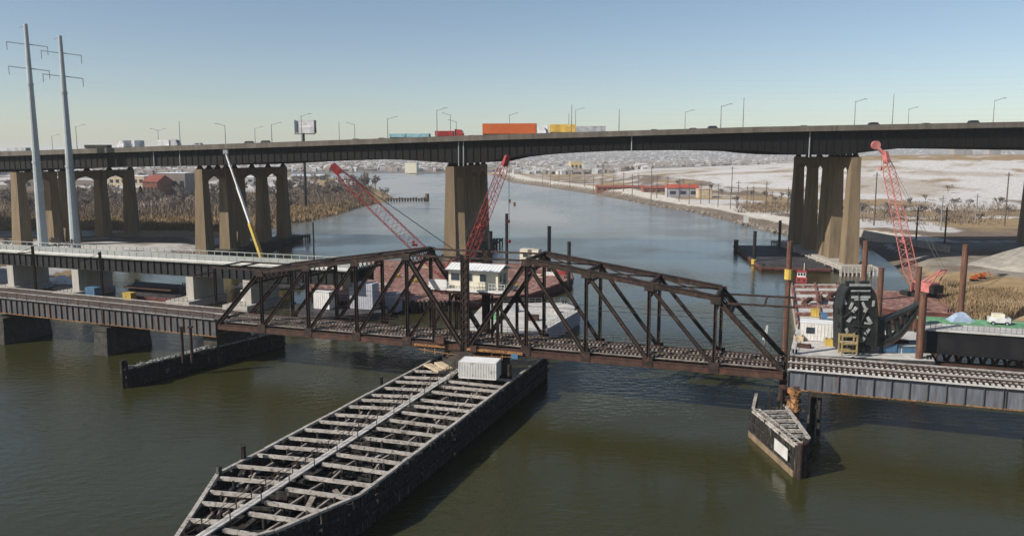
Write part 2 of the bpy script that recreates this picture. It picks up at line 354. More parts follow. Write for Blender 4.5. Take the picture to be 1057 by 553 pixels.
# ================================================================ OLD RAILWAY SWING BRIDGE
BX, BY, BRZ = -7.417, 125.872, -0.34658
PN, GH, BW = 9.447, 0.79, 9.0
def bw(u, v, z): c_, s_ = math.cos(BRZ), math.sin(BRZ); return Vector((BX+u*c_-v*s_, BY+u*s_+v*c_, z))
ZB, ZD = 8.0, 8.35
def utop(k): return 21.9-(k-1)*(21.9-17.8)/3
br = thing('swing_bridge', 'long rusty brown steel truss swing bridge carrying two railway tracks', 'bridge', (BX, BY, 0), BRZ)
def P(name, mb, m, parent=None, kind=None): return mb.build(name, m, parent or br, world=False, kind=kind)
node = lambda sgn, k: sgn*(GH+PN*k)
for v in (0, BW):
    out = -1 if v == 0 else 1
    for sg in (-1, 1):
        # bottom chord panel by panel
        for k in range(5):
            mb = MB(); a, c = node(sg, k), node(sg, k+1)
            mb.beam((a, v, ZB-.55), (c, v, ZB-.55), .55, .75); mb.beam((a, v, ZB-.12), (c, v, ZB-.12), .75, .08); mb.beam((a, v, ZB-.98), (c, v, ZB-.98), .75, .08)
            P('bottom_chord', mb, 'rust_chord')
        for k in (1, 2, 3):
            a, c = (node(sg, k), v, utop(k)), (node(sg, k+1), v, utop(k+1)); mb = MB().hbeam(a, c, .68, .7, .1)
            mb.beam((a[0], v, a[2]+.44), (c[0], v, c[2]+.44), .95, .07); P('top_chord', mb, 'truss_steel')
        e0, e1 = (node(sg, 4), v, utop(4)), (node(sg, 5), v, ZB)
        mb = MB().hbeam(e0, e1, .66, .66, .1, up=(0, 1, 0)); mb.beam(Vector(e0)+Vector((0, out*.42, 0)), Vector(e1)+Vector((0, out*.42, 0)), .07, .9, up=(0, 1, 0)) if False else None
        P('end_post', mb, 'truss_steel')
        for k in (1, 2, 3, 4):
            P('vertical', MB().hbeam((node(sg, k), v, ZB-.2), (node(sg, k), v, utop(k)-.3), .46, .52, .07, up=(0, 1, 0)), 'truss_steel')
            P('gusset_plate', MB().box((node(sg, k), v+out*.36, ZB-.15), (1.5, .06, 1.5)), 'truss_steel'); P('gusset_plate', MB().box((node(sg, k), v+out*.40, utop(k)-.25), (1.4, .06, 1.1)), 'truss_steel')
        for k in (1, 2, 3):
            P('diagonal', MB().hbeam((node(sg, k), v, utop(k)-.2), (node(sg, k+1), v, ZB), .50, .48, .07, up=(0, 1, 0)), 'truss_steel')
        t1, c0 = Vector((node(sg, 1), v, utop(1)-.2)), Vector((node(sg, 0), v, ZB))
        P('main_diagonal', MB().hbeam(t1, c0, .68, .66, .1, up=(0, 1, 0)), 'truss_steel'); mid = (t1+c0)/2
        P('sub_vertical', MB().hbeam(mid, (mid.x, v, ZB-.3), .4, .45, .06, up=(0, 1, 0)), 'truss_steel')
        P('sub_diagonal', MB().hbeam(mid, (node(sg, 1), v, ZB), .4, .45, .06, up=(0, 1, 0)), 'truss_steel')
    P('eyebar', MB().beam((node(-1, 1), v, utop(1)), (node(1, 1), v, utop(1)), .25, .3), 'truss_steel')
    # centre post
    mb = MB()
    for du in (-.5, .5): mb.hbeam((du, v, 5.6), (du, v, utop(1)+.4), .35, .5, .07, up=(0, 1, 0))
    mb.beam((0, v, 6), (0, v, utop(1)), .8, .12, up=(0, 1, 0)); z = 8.2
    while z < 21:
        mb.beam((-.5, v-.22, z), (.5, v-.22, z+1.1), .07, .12); mb.beam((.5, v-.22, z), (-.5, v-.22, z+1.1), .07, .12); z += 1.15
    P('centre_post', mb, 'truss_steel')
for sg in (-1, 1):
    for k in (1, 2, 3, 4):
        u = node(sg, k); zt = utop(k); mb = MB(); mb.beam((u, .3, zt+.1), (u, BW-.3, zt+.1), .4, .5); mb.beam((u, .3, zt-1.7), (u, BW-.3, zt-1.7), .3, .35)
        for j in range(6):
            a = .3+(BW-.6)*j/6; c = .3+(BW-.6)*(j+1)/6; mb.beam((u, a, zt-1.7), (u, c, zt+.1), .08, .15); mb.beam((u, c, zt-1.7), (u, a, zt+.1), .08, .15)
        P('sway_frame', mb, 'truss_steel')
    for k in (1, 2, 3):
        mb = MB(); a, c = node(sg, k), node(sg, k+1)
        mb.beam((a, .3, utop(k)), (c, BW-.3, utop(k+1)), .2, .2); mb.beam((c, .3, utop(k+1)), (a, BW-.3, utop(k)), .2, .2); P('lateral_brace', mb, 'truss_steel')
    # portal strut on the end posts
    f = .22; u = node(sg, 4)+(node(sg, 5)-node(sg, 4))*f; zt = utop(4)+(ZB-utop(4))*f
    mb = MB().beam((u, .3, zt), (u, BW-.3, zt), .3, .5)
    for j in range(5):
        a = .3+(BW-.6)*j/5; c = .3+(BW-.6)*(j+1)/5; mb.beam((u, a, zt), (node(sg, 4), c, utop(4)), .08, .15); mb.beam((u, c, zt), (node(sg, 4), a, utop(4)), .08, .15)
    P('portal_frame', mb, 'truss_steel')
# floor
for k in [-5, -4, -3, -2, -1, 0, 1, 2, 3, 4, 5]:
    u = 0 if k == 0 else node(1 if k > 0 else -1, abs(k)); P('floor_beam', MB().hbeam((u, .3, ZB-.75), (u, BW-.3, ZB-.75), .4, .95, .06), 'deck_dark')
U0, U1 = node(-1, 5), node(1, 5)
TR = (2.55, 6.45)
for tv in TR:
    for dv in (-.9, .9): P('stringer', MB().beam((U0, tv+dv, ZB-.25), (U1, tv+dv, ZB-.25), .3, .55), 'deck_dark')
def ties_and_rails(parent, ua, ub, za, zb, tie_mat, half=1.45, step=.62, seed=1):
    r_ = random.Random(seed); mb = MB(); n = int((ub-ua)/step)
    for tv in TR:
        for i in range(n):
            t = (i+.5)/n; z = za+(zb-za)*t
            mb.box((ua+(ub-ua)*t, tv+r_.uniform(-.06, .06), z), (.27, half*2+r_.uniform(-.15, .2), .24))
    o = P('ties', mb, tie_mat, parent, kind='stuff')
    for tv in TR:
        for dv in (-.75, .75): P('rail', MB().beam((ua, tv+dv, za+.2), (ub, tv+dv, zb+.2), .09, .16), 'rail_steel', parent)
        mb = MB()
        for dv in (-.5, .5): mb.beam((ua, tv+dv, za+.18), (ub, tv+dv, zb+.18), .07, .12)
        P('guard_rail', mb, 'rail_steel', parent)
ties_and_rails(br, U0+.2, U1-.2, ZD, ZD, 'tie_mid', 1.35)
mb = MB()
for v in (.75, 4.5, BW-.75): mb.box((0, v, ZD-.06), (U1-U0, .55, .06))
P('walkway_plank', mb, 'tie_dark')
for v in (.55, BW-.55):
    mb = MB(); n = 48
    for i in range(n+1): mb.beam((U0+(U1-U0)*i/n, v, ZD), (U0+(U1-U0)*i/n, v, ZD+1.1), .05)
    for z in (.6, 1.1): mb.beam((U0, v, ZD+z), (U1, v, ZD+z), .05)
    P('handrail', mb, 'rail_steel')
# hanging pipes and rust-orange machinery at the pivot
mb = MB()
for u in (-7, -5.2, 4.6, 6.4): mb.beam((u, -.35, ZB-1.0), (u, -.35, ZB-1.9), .12)
for i in range(14): mb.cyl((-8+i*1.15, -.4, ZB-1.3-.35*math.sin(i*math.pi/13)), (-8+(i+1)*1.15, -.4, ZB-1.3-.35*math.sin((i+1)*math.pi/13)), .07, n=5)
P('cable_run', mb, 'rust_orange')
P('machinery_box', MB().box((-4.2, -.45, ZB+.45), (1.6, .9, 1.0)), 'rust_chord'); P('machinery_box', MB().box((1.7, -.5, ZB-.4), (1.0, .8, .9)), 'rust_chord')
P('electrical_box', MB().box((8.6, -.5, ZB-1.0), (1.1, .7, .8)), 'blue_paint')
mb = MB().box((5.2, -.5, ZB-.55), (9.4, .5, .35)).box((-6, -.5, ZB-.55), (5.4, .45, .3)); P('catwalk_beam', mb, 'rust_orange')
# drum girder under the middle
mb = MB().cyl((0, BW/2, 5.2), (0, BW/2, 6.9), 5.2, n=24); P('drum', mb, 'deck_dark')
# catenary support frames reaching past both ends
for sg in (-1, 1):
    zc = utop(4)-.7 if sg > 0 else utop(4)+.2; mb = MB()
    for v in (.5, BW-.5): mb.beam((node(sg, 4), v, zc), (node(sg, 5)+sg*1.2, v, zc), .28, .28)
    mb.beam((node(sg, 4)+sg*6.6, .5, zc), (node(sg, 4)+sg*6.6, BW-.5, zc), .25, .25); mb.beam((node(sg, 5)+sg*1.0, .5, zc), (node(sg, 5)+sg*1.0, BW-.5, zc), .25, .25)
    P('catenary_frame', mb, 'truss_steel')
for tv in TR:
    P('contact_wire', MB().cyl((U0, tv, 14.4), (U1, tv, 14.4), .035, n=4), 'cable')

# operator's cabin over the tracks
hc_ = bw(-.8, 5.4, 16.2)
hut = thing('operator_cabin', 'cream operator cabin with white ribbed roof above the middle of the truss bridge', 'cabin', hc_, BRZ)
def H(name, mb, m, p=None): return mb.build(name, m, p or hut, world=False)
H('platform', MB().box((0.3, -.2, .15), (13.0, 6.2, .3)), 'white_paint')
mb = MB()
for x in (-5.5, -1.7, 2.3, 6.2): mb.beam((x, -3.1, -.12), (x, 2.7, -.12), .25, .24)
for y in (-2.8, 2.4): mb.beam((-6.1, y, -.36), (6.7, y, -.36), .25, .24)
H('platform_frame', mb, 'rust_chord')
for x in (-3.2, 4.2):
    for y in (-2.3, 1.9): H('leg', MB().hbeam((x, y, -.48), (x, y, -7.9), .3, .35, .05), 'truss_steel')
mb = MB().box((.9, 0, 1.8), (8.6, 4.6, 3.0)); walls = H('wall', mb, 'cream_wall')
# shallow ribbed roof
ring = lambda x: [(x, -2.75, 3.2), (x, 0, 4.0), (x, 2.75, 3.2), (x, 2.75, 3.32), (x, 0, 4.14), (x, -2.75, 3.32)]
rf = H('roof', MB().loft([ring(-3.9), ring(5.7)]), 'roof_metal')
mb = MB()
for i in range(17):
    x = -3.8+i*9.4/16; mb.beam((x, -2.75, 3.345), (x, 0, 4.165), .07, .05); mb.beam((x, 0, 4.165), (x, 2.75, 3.345), .07, .05)
H('roof_rib', mb, 'roof_metal', rf)
for x, w_ in ((-2.2, 1.5), (.3, .9), (2.6, 1.0)):
    wd = H('window', MB().box((x, -2.32, 2.15), (w_+.2, .06, 1.35)), 'white_paint'); H('pane', MB().box((x, -2.36, 2.15), (w_, .05, 1.15)), 'window_glass', wd)
for y in (-1.2,):
    wd = H('window', MB().box((5.22, y, 2.1), (.06, .95, 1.3)), 'white_paint'); H('pane', MB().box((5.26, y, 2.1), (.05, .75, 1.1)), 'window_glass', wd)
H('door', MB().box((5.23, .7, 1.5), (.08, .95, 2.2)), 'window_glass')
mb = MB(); n = 24
for i in range(n+1): mb.beam((-6.1+i*12.7/n, -3.2, .3), (-6.1+i*12.7/n, -3.2, 1.4), .05)
for z in (.85, 1.4): mb.beam((-6.1, -3.2, z), (6.7, -3.2, z), .06); mb.beam((6.7, -3.2, z), (6.7, 2.8, z), .06)
for i in range(9): mb.beam((6.7, -3.2+i*.75, .3), (6.7, -3.2+i*.75, 1.4), .05)
H('railing', mb, 'white_paint')
H('sign_board', MB().box((-4.9, -3.3, 1.0), (3.2, .08, 1.4)), 'white_paint')

# pivot pier and rest piers
pv = bw(0, BW/2, 0)
tag(MB().cyl(pv-Vector((0, 0, 2)), pv+Vector((0, 0, 5.2)), 5.8, 5.5, n=28).build('pivot_pier', 'dark_stone'), 'round dark stone pivot pier under the middle of the swing bridge', 'pier')
rp = thing('rest_pier', 'dark stone rest pier with concrete cap under the left end of the truss', 'pier', bw(-51.2, 5.5, 0), BRZ)
mb = MB().box((0, .6, 2), (3.0, 9.6, 7.0)); mb.build('pier_wall', 'dark_stone', rp, world=False)
mb = MB().box((0, .6, 5.8), (3.3, 10, .7)); mb.box((-1.0, -4.0, 6.4), (1.4, 1.4, .6)); mb.build('cap', 'concrete', rp, world=False)
rp2 = thing('rest_pier', 'rest pier with rust-orange wedge machinery under the right end of the truss', 'pier', bw(49.0, 4.5, 0), BRZ)
MB().box((0, 0, 1.4), (2.8, 11.0, 6.0)).build('pier_wall', 'dark_stone', rp2, world=False)
mb = MB()
for y in (-6.0, -3.4, 0, 3.4):
    mb.box((-1.0, y, 5.2), (.9, .9, 1.6)); mb.box((.9, y, 5.4), (.8, 1.0, 2.0))
mb.beam((-1.6, -6.2, 4.6), (1.6, -6.2, 4.6), .4, .4); mb.build('wedge_machinery', 'rust_chord', rp2, world=False)
mb = MB()
for i in range(9): mb.cyl((.7+.15*math.sin(i*2.1), -6.5, .8+i*.6), (.7+.15*math.sin(i*2.1+2), -6.5, 1.4+i*.6), .75+.2*math.sin(i*1.7), n=9)
mb.build('rusty_pipe_stack', 'rust_orange', rp2, world=False)
mb = MB()
for z in (2.0, 3.4): mb.beam((-2.6, -6.6, z), (2.8, -6.6, z), .25, .25); mb.beam((-2.6, -6.6, z), (-2.6, -2, z), .25, .25)
for x in (-2.6, -1.0, 2.6): mb.beam((x, -6.6, -1), (x, -6.6, 6.2), .3)
mb.build('timber_frame', 'fender_timber', rp2, world=False)

# approach spans
def approach(ua, ub, label, gm_, za, zb, tie_mat, depth, stiff, railing, seed):
    o = thing('approach_span', label, 'bridge span', bw((ua+ub)/2, BW/2, 0), BRZ)
    c_ = (ua+ub)/2; n = max(2, int(round((ub-ua)/stiff)))
    XF[o.name] = Matrix.Identity(4)
    loc = lambda u, v, z: (u-c_, v-BW/2, z)
    zz = lambda u: za+(zb-za)*(u-ua)/(ub-ua)
    for v in (.4, BW-.4):
        q = MB(); w_ = .05
        q.add([loc(ua, v-w_, zz(ua)-depth), loc(ub, v-w_, zz(ub)-depth), loc(ub, v-w_, zz(ub)-.05), loc(ua, v-w_, zz(ua)-.05), loc(ua, v+w_, zz(ua)-depth), loc(ub, v+w_, zz(ub)-depth), loc(ub, v+w_, zz(ub)-.05), loc(ua, v+w_, zz(ua)-.05)], [(0, 1, 2, 3), (7, 6, 5, 4), (0, 3, 7, 4), (1, 5, 6, 2), (3, 2, 6, 7), (0, 4, 5, 1)])
        web = q.build('girder_web', gm_, o, world=False)
        MB().beam(loc(ua, v, zz(ua)-depth-.04), loc(ub, v, zz(ub)-depth-.04), .6, .09).build('flange', 'rust_orange', o, world=False)
        MB().beam(loc(ua, v, zz(ua)-.02), loc(ub, v, zz(ub)-.02), .6, .09).build('flange', gm_, o, world=False)
        if v < 1:
            sm = MB().box((0, 0, 0), (.10, .24, depth-.12)); first = sm.build('stiffener', 'girder_dull', o, world=False)
            for i in range(n+1):
                u = ua+.1+(ub-ua-.2)*i/n; s_ = first if i == 0 else first.copy()
                if i: COL.objects.link(s_); s_.parent = o
                s_.location = loc(u, v-.17, zz(u)-depth/2)
    mb = MB()
    for i in range(n//2+1): u = ua+.2+(ub-ua-.4)*i/(n//2); mb.beam(loc(u, .5, zz(u)-depth*.5), loc(u, BW-.5, zz(u)-depth*.5), .15, depth*.7)
    mb.build('cross_frame', 'deck_dark', o, world=False)
    mb = MB(); r_ = random.Random(seed); m_ = int((ub-ua)/.70)
    for tv in TR:
        for i in range(m_):
            u = ua+(ub-ua)*(i+.5)/m_; hw = 1.55+r_.uniform(-.05, .14)
            mb.box(loc(u, tv, zz(u)+.17), (.28, hw*2, .24))
    mb.build('ties', tie_mat, o, world=False, kind='stuff')
    for tv in TR:
        for dv in (-.75, .75): MB().beam(loc(ua, tv+dv, zz(ua)+.37), loc(ub, tv+dv, zz(ub)+.37), .10, .16).build('rail', 'rail_steel', o, world=False)
        mb = MB()
        for dv in (-.45, .45): mb.beam(loc(ua, tv+dv, zz(ua)+.33), loc(ub, tv+dv, zz(ub)+.33), .08, .1)
        mb.build('guard_rail', 'rail_steel', o, world=False)
    for v in (.1, 4.5, BW-.1): MB().beam(loc(ua, v, zz(ua)+.27), loc(ub, v, zz(ub)+.27), .7, .07).build('walkway', tie_mat if v < 1 else 'grey_timber', o, world=False)
    if railing:
        mb = MB(); k = int((ub-ua)/2.6)
        for i in range(k+1): u = ua+(ub-ua)*i/k; mb.beam(loc(u, -.2, zz(u)+.2), loc(u, -.2, zz(u)+1.5), .09)
        for dz in (.8, 1.4): mb.beam(loc(ua, -.2, zz(ua)+dz), loc(ub, -.2, zz(ub)+dz), .07)
        mb.build('railing', 'rail_steel', o, world=False)
    return o
ZR = lambda u: 8.15
ZLft = lambda u: 8.35+(-u-48.5)*.016
sp = [(-75.3, -48.8, 'grey plate girder track span just left of the truss, with pipe railing'), (-102.2, -75.4, 'grey plate girder track span at the left edge of the picture'), (-129, -102.3, None)]
for a, c, lb in sp[:2]: approach(a, c, lb, 'girder_dull', ZLft(a), ZLft(c), 'tie_mid', 2.9, 1.5, True, int(-a))
approach(-129, -102.3, 'grey plate girder track span farthest to the left, mostly out of frame', 'girder_dull', ZLft(-129), ZLft(-102.3), 'tie_dark', 2.9, 1.5, True, 5)
approach(48.6, 75.0, 'blue-grey plate girder track span with pale ties right of the truss', 'girder_grey', 8.15, 8.15, 'tie_wood', 2.55, 2.2, False, 3)
approach(75.1, 102, 'blue-grey plate girder track span beyond the right edge of the picture', 'girder_grey', 8.15, 8.15, 'tie_wood', 2.55, 2.2, False, 4)
for u, lb in ((-75.3, 'dark stone pier under the left approach track, nearer the truss'), (-102.2, 'dark stone pier under the left approach track, at the left edge')):
    o = thing('approach_pier', lb, 'pier', bw(u, BW/2, 0), BRZ, 'stone piers of the left approach')
    MB().loft([[(-1.9, -5.6, -2), (1.9, -5.6, -2), (1.9, 6, -2), (-1.9, 6, -2)], [(-1.5, -5, 4.6), (1.5, -5, 4.6), (1.5, 5.4, 4.6), (-1.5, 5.4, 4.6)]]).build('pier_wall', 'dark_stone', o, world=False)
    MB().box((0, .2, 5.0), (3.4, 10.8, .8)).build('cap', 'dark_stone', o, world=False)
for u, lb in ((52.4, 'dark pile bent under the right approach, nearest the truss end'), (80, 'dark pile bent under the right approach, at the right edge')):
    o = thing('pile_bent', lb, 'pier', bw(u, BW/2, 0), BRZ, 'pile bents of the right approach')
    for y in (-4.4, -1.5, 1.5, 4.4):
        for dx in ((-.6, .6) if y < -4 else (0,)): MB().cyl((dx, y, -2), (dx, y, 5.2), .28, n=8).build('pile', 'fender_timber', o, world=False)
    MB().box((0, 0, 5.28), (1.8, 10.5, .45)).build('cap_beam', 'deck_dark', o, world=False)

# trackside posts along the left approach
for x, yt, yb, v, lb in ((36, 254, 292, 10.2, 'dark trackside catenary post at the far left of the old track'), (105, 260, 305, 10.2, 'dark trackside catenary post midway along the left approach'), (222.5, 274, 330, 9.6, 'dark trackside catenary post at the left end of the truss')):
    lo, hi = -140., 0.
    for _ in range(50):
        m_ = (lo+hi)/2
        if px(bw(m_, v, 12))[0] < x: lo = m_
        else: hi = m_
    w0 = bw(lo, v, 3.0); zt = at_y(x, yt, w0.y).z
    o = thing('catenary_post', lb, 'post', w0, BRZ, 'catenary posts of the old track')
    MB().hbeam((0, 0, 0), (0, 0, zt-w0.z), .4, .45, .07).build('shaft', 'truss_steel', o, world=False)
    MB().beam((0, .2, zt-w0.z-1.2), (0, -5.5, zt-w0.z-1.2), .15, .18).beam((0, .2, zt-w0.z-.2), (0, -3.5, zt-w0.z-1.1), .08, .08).build('bracket_arm', 'truss_steel', o, world=False)
    MB().box((0, 0, .1), (.9, .9, .3)).build('base_plate', 'deck_dark', o, world=False)
# twin posts standing on the left fender
lf = at_z(189, 372, 2.6)
for dx, lb in ((-.0, 'left one of the two brown steel posts rising from the left fender'), (1.5, 'right one of the two brown steel posts rising from the left fender')):
    b0 = Vector((lf.x+dx, lf.y+dx*.1, 2.2)); o = thing('fender_post', lb, 'post', b0)
    MB().cyl((0, 0, 0), (0, 0, 6.2), .26, n=10).build('shaft', 'truss_steel', o, world=False); MB().box((0, 0, 6.3), (.8, .8, .2)).build('cap_plate', 'truss_steel', o, world=False)

# ================================================================ FENDERS
def wall_planks(mb, a, c, zt, r_, step=.42, th=.3, zb=-1.5, rough=.38):
    a = Vector(a); c = Vector(c); L_ = (c-a).length; n = max(1, int(L_/step)); d = (c-a)/L_; nn = Vector((-d.y, d.x)); ang = math.atan2(d.y, d.x)
    for i in range(n):
        if r_.random() < .03: continue
        p = a+d*(i+.5)*L_/n+nn*r_.uniform(-.07, .07); z1 = zt+r_.uniform(-rough, rough*.4); mb.box((p.x, p.y, (z1+zb)/2), (step*.92, th, z1-zb), ang)
def fender_wall(parent, a, c, zt, r_, cap_mat='grey_timber', **kw):
    mb = MB(); wall_planks(mb, a, c, zt-.15, r_, **kw); mb.build('planking', 'fender_timber', parent, kind='stuff')
    A, C = Vector(a), Vector(c); d = (C-A).normalized(); n_ = max(1, int((C-A).length/7))
    for i in range(n_):          # cap timber in lengths, slightly out of line
        p, q = A+(C-A)*i/n_, A+(C-A)*(i+1)/n_; j = r_.uniform(-.06, .06)
        MB().beam((*p, zt+.02+j), (*(q-d*.06), zt+.02-j*.6), .42, .26).build('cap_timber', cap_mat, parent)
    nn = Vector((d.y, -d.x))
    for z, of in ((zt-1.3, .32), (zt-2.6, .32)):
        for s_ in (1,): MB().beam((*(A+nn*of*s_), z), (*(C+nn*of*s_), z), .26, .3).build('waler', 'fender_timber', parent)
ZF = 4.0; r_ = random.Random(11)
g = lambda x, y, z=ZF: at_z(x, y, z).xy
cfR = [g(564, 366), g(526, 387), g(457, 440), g(371, 511), g(283, 548), g(176, 578)]
cfL = [g(455, 367), g(420, 380), g(340, 425), g(258, 473), g(225, 489), g(183, 553)]
# straighten the long sides
def lin(a, c, t): return a+(c-a)*t
cf = thing('centre_fender', 'long pointed timber fender pier with grey cross beams below the middle of the bridge', 'fender pier', (-8, 100, 0))
noseP = g(166, 579)
Rpts = [cfR[0], cfR[3], cfR[4], noseP]; Lpts = [cfL[0], cfL[4], noseP]
for i in range(len(Rpts)-1): fender_wall(cf, Rpts[i+1], Rpts[i], ZF, r_)
for i in range(len(Lpts)-1): fender_wall(cf, Lpts[i], Lpts[i+1], ZF, r_)
def along(pts, t):
    L_ = [(pts[i+1]-pts[i]).length for i in range(len(pts)-1)]; s_ = t*sum(L_)
    for i, l in enumerate(L_):
        if s_ <= l: return lin(pts[i], pts[i+1], s_/l)
        s_ -= l
    return pts[-1]
# walkway down the middle
wA, wB = g(474, 381, ZF+.4), g(196, 560, ZF+.4); wd = (wB-wA).normalized(); wnn = Vector((-wd.y, wd.x))
nW = 14
for i in range(nW):
    p, q = lin(wA, wB, i/nW), lin(wA, wB, (i+1)/nW)-wd*.05; MB().beam((*p, ZF+.38), (*q, ZF+.38), .85, .14).build('walkway_board', 'walk_timber', cf)
for s_ in (-1,):
    mb = MB(); n = 26; r2 = random.Random(4)
    for i in range(n+1):
        p = lin(wA, wB, i/n)-wnn*.58*1; t_ = r2.uniform(-.06, .06); mb.beam((*p, ZF+.2), (p.x+t_, p.y+t_, ZF+1.55), .09)
    for z in (1.0, 1.5): mb.beam((*(wA-wnn*.58), ZF+z), (*(wB-wnn*.58), ZF+z), .05)
    mb.build('handrail', 'rail_steel', cf)
    mb = MB()
    for i in range(0, n+1, 2):
        p = lin(wA, wB, i/n)+wnn*.58; mb.beam((*p, ZF+.2), (*p, ZF+1.3), .09)
    mb.build('handrail_post', 'rail_steel', cf)
# cross beams: from each wall to the walkway
def hit(p, d, pts):          # intersection of line p+d*t with polyline
    best = None
    for i in range(len(pts)-1):
        a, c = pts[i], pts[i+1]; e = c-a; den = d.x*e.y-d.y*e.x
        if abs(den) < 1e-9: continue
        w_ = a-p; t = (w_.x*e.y-w_.y*e.x)/den; u = (w_.x*d.y-w_.y*d.x)/den
        if -.001 <= u <= 1.001 and (best is None or abs(t) < abs(best)): best = t
    return None if best is None else p+d*best
ca_, cb_ = g(258, 473), g(371, 511)      # a beam seen in the photograph gives the direction
xd = Vector((1, -.27)).normalized()
NB = 19; r3 = random.Random(21)
for i in range(NB):
    c_ = lin(wA, wB, (i+.6)/(NB-.1))+wd*r3.uniform(-.35, .35)
    for pts, s_ in ((Lpts, -1), (Rpts, 1)):
        e = hit(c_+wd*s_*.5, xd, pts)
        if e is None: continue
        if (e-c_).length < 1.2: continue
        st = c_+wd*s_*.5+(e-c_).normalized()*.7; sag = r3.uniform(-.12, .05); m_ = 'grey_timber'
        MB().beam((*st, ZF+.12+sag), (*e, ZF-.1+r3.uniform(-.1, .06)), .36, .34).build('cross_beam', m_, cf)
        MB().beam((*st, ZF-2.0), (*e, ZF-2.0), .36, .36).build('lower_beam', 'fender_timber', cf)
        for f in (.3, .72):
            p = lin(st, e, f); MB().cyl((*p, -2), (*p, ZF-.15), .24, n=7).build('inner_pile', 'fender_timber', cf)
# longitudinal struts, fallen planks and clutter between the beams
for s_, pts in ((-1, Lpts), (1, Rpts)):
    for f in (.33, .66):
        for i in range(NB-2):
            if r3.random() < .25: continue
            c_ = lin(wA, wB, (i+.6)/(NB-.1)); c2 = lin(wA, wB, (i+1.6)/(NB-.1)); e = hit(c_, xd, pts); e2 = hit(c2, xd, pts)
            if e is None or e2 is None: continue
            p, q = lin(c_, e, f), lin(c2, e2, f+r3.uniform(-.12, .12)); MB().beam((*p, ZF-.45), (*q, ZF-.55-r3.random()*.5), .22, .22).build('strut', 'tie_dark', cf)
for i in range(110):
    c_ = lin(wA, wB, r3.random()); s_ = r3.choice((Lpts, Rpts)); e = hit(c_, xd, s_)
    if e is None or (e-c_).length < 2.5: continue
    p = lin(c_, e, r3.uniform(.25, .85)); a_ = r3.uniform(0, 3.1); L_ = r3.uniform(.8, 3.0); z = ZF-r3.uniform(.9, 2.6)
    MB().beam((p.x-math.cos(a_)*L_/2, p.y-math.sin(a_)*L_/2, z), (p.x+math.cos(a_)*L_/2, p.y+math.sin(a_)*L_/2, z+r3.uniform(-.7, .7)), r3.uniform(.25, .7), .14).build('loose_plank', r3.choice(('tie_dark', 'grey_timber', 'tie_dark', 'fender_timber')), cf)
# dark cribbing low between the walls
mb = MB()
for i in range(620):
    c_ = lin(wA, wB, r3.random()*.97); e = hit(c_, xd, r3.choice((Lpts, Rpts)))
    if e is None: continue
    p = lin(c_, e, r3.uniform(.05, .9)); L_ = r3.uniform(2.5, 7); a_ = math.atan2(wd.y, wd.x)+r3.uniform(-.25, .25) if r3.random() < .6 else math.atan2(xd.y, xd.x)+r3.uniform(-.2, .2); z = r3.uniform(.3, 3.0)
    q = Vector((math.cos(a_), math.sin(a_)))*L_/2; ok = True
    for t_ in (p+q, p-q):
        h_ = hit(t_, xd, Lpts), hit(t_, xd, Rpts)
        if None in h_ or not (h_[0].x < t_.x < h_[1].x): ok = False
    if ok: mb.beam((*(p-q), z), (*(p+q), z+r3.uniform(-.3, .3)), r3.uniform(.3, .6), .3)
mb.build('cribbing', 'fender_timber', cf, kind='stuff')
# taller broken pile on the left corner
for x, y, h in ((251, 474, 1.6), (226, 489, .9), (393, 394, .8), (526, 384, 1.2)):
    p = g(x, y); MB().cyl((*p, -2), (*p, ZF+h), .34, n=9).build('corner_pile', 'fender_timber', cf)
# tan boards lying by the pivot
for x0, y0, x1, y1 in ((441, 376, 456, 383), (452, 374, 464, 381)):
    a, c = at_z(x0, y0, ZF+.6), at_z(x1, y1, ZF+.6); o = tag(MB().beam(a, c, 1.3, .3).build('plywood_stack', 'container_tan'), 'tan plywood boards lying %s' % ('leftmost by the pivot pier' if x0 == 441 else 'beside the white container at the pivot'), 'boards', 'boards by the pivot')

# white container on the fender head
wc = at_z(474, 390, ZF+.55); ct = thing('shipping_container', 'white shipping container standing on the centre fender beside the truss', 'container', wc, -.22)
# local: x to the right, y away
CL, CWd, CH = 5.7, 3.1, 2.45
def C(name, mb, m, p=None): return mb.build(name, m, p or ct, world=False)
C('body', MB().box((CL/2, CWd/2, CH/2+.1), (CL, CWd, CH)), 'white_paint')
mb = MB()
for i in range(22): mb.box((.25+i*(CL-.5)/21, -.03, CH/2+.1), (.10, .06, CH-.3))
for i in range(12): mb.box((CL+.03, .25+i*(CWd-.5)/11, CH/2+.1), (.06, .1, CH-.3))
C('corrugation', mb, 'white_paint')
mb = MB()
for x in (0, CL):
    for y in (0, CWd): mb.box((x, y, CH/2+.1), (.14, .14, CH+.06))
for z in (.1, CH+.1):
    for y in (-.01, CWd+.01): mb.box((CL/2, y, z), (CL, .12, .14))
    for x in (-.01, CL+.01): mb.box((x, CWd/2, z), (.12, CWd, .14))
C('corner_frame', mb, 'white_paint')
mb = MB().box((CL/2, CWd/2, CH+.14), (CL-.2, CWd-.2, .05)); C('roof_sheet', mb, 'roof_metal')
# floor timbers that carry it
mb = MB()
for i in range(4): p = at_z(462+i*16, 391-i*3.6, ZF+.3); mb.beam((p.x, p.y-.5, ZF+.3), (p.x+1.0, p.y+4.5, ZF+.3), .4, .45)
C2 = mb.build('carrier_beam', 'grey_timber', cf)

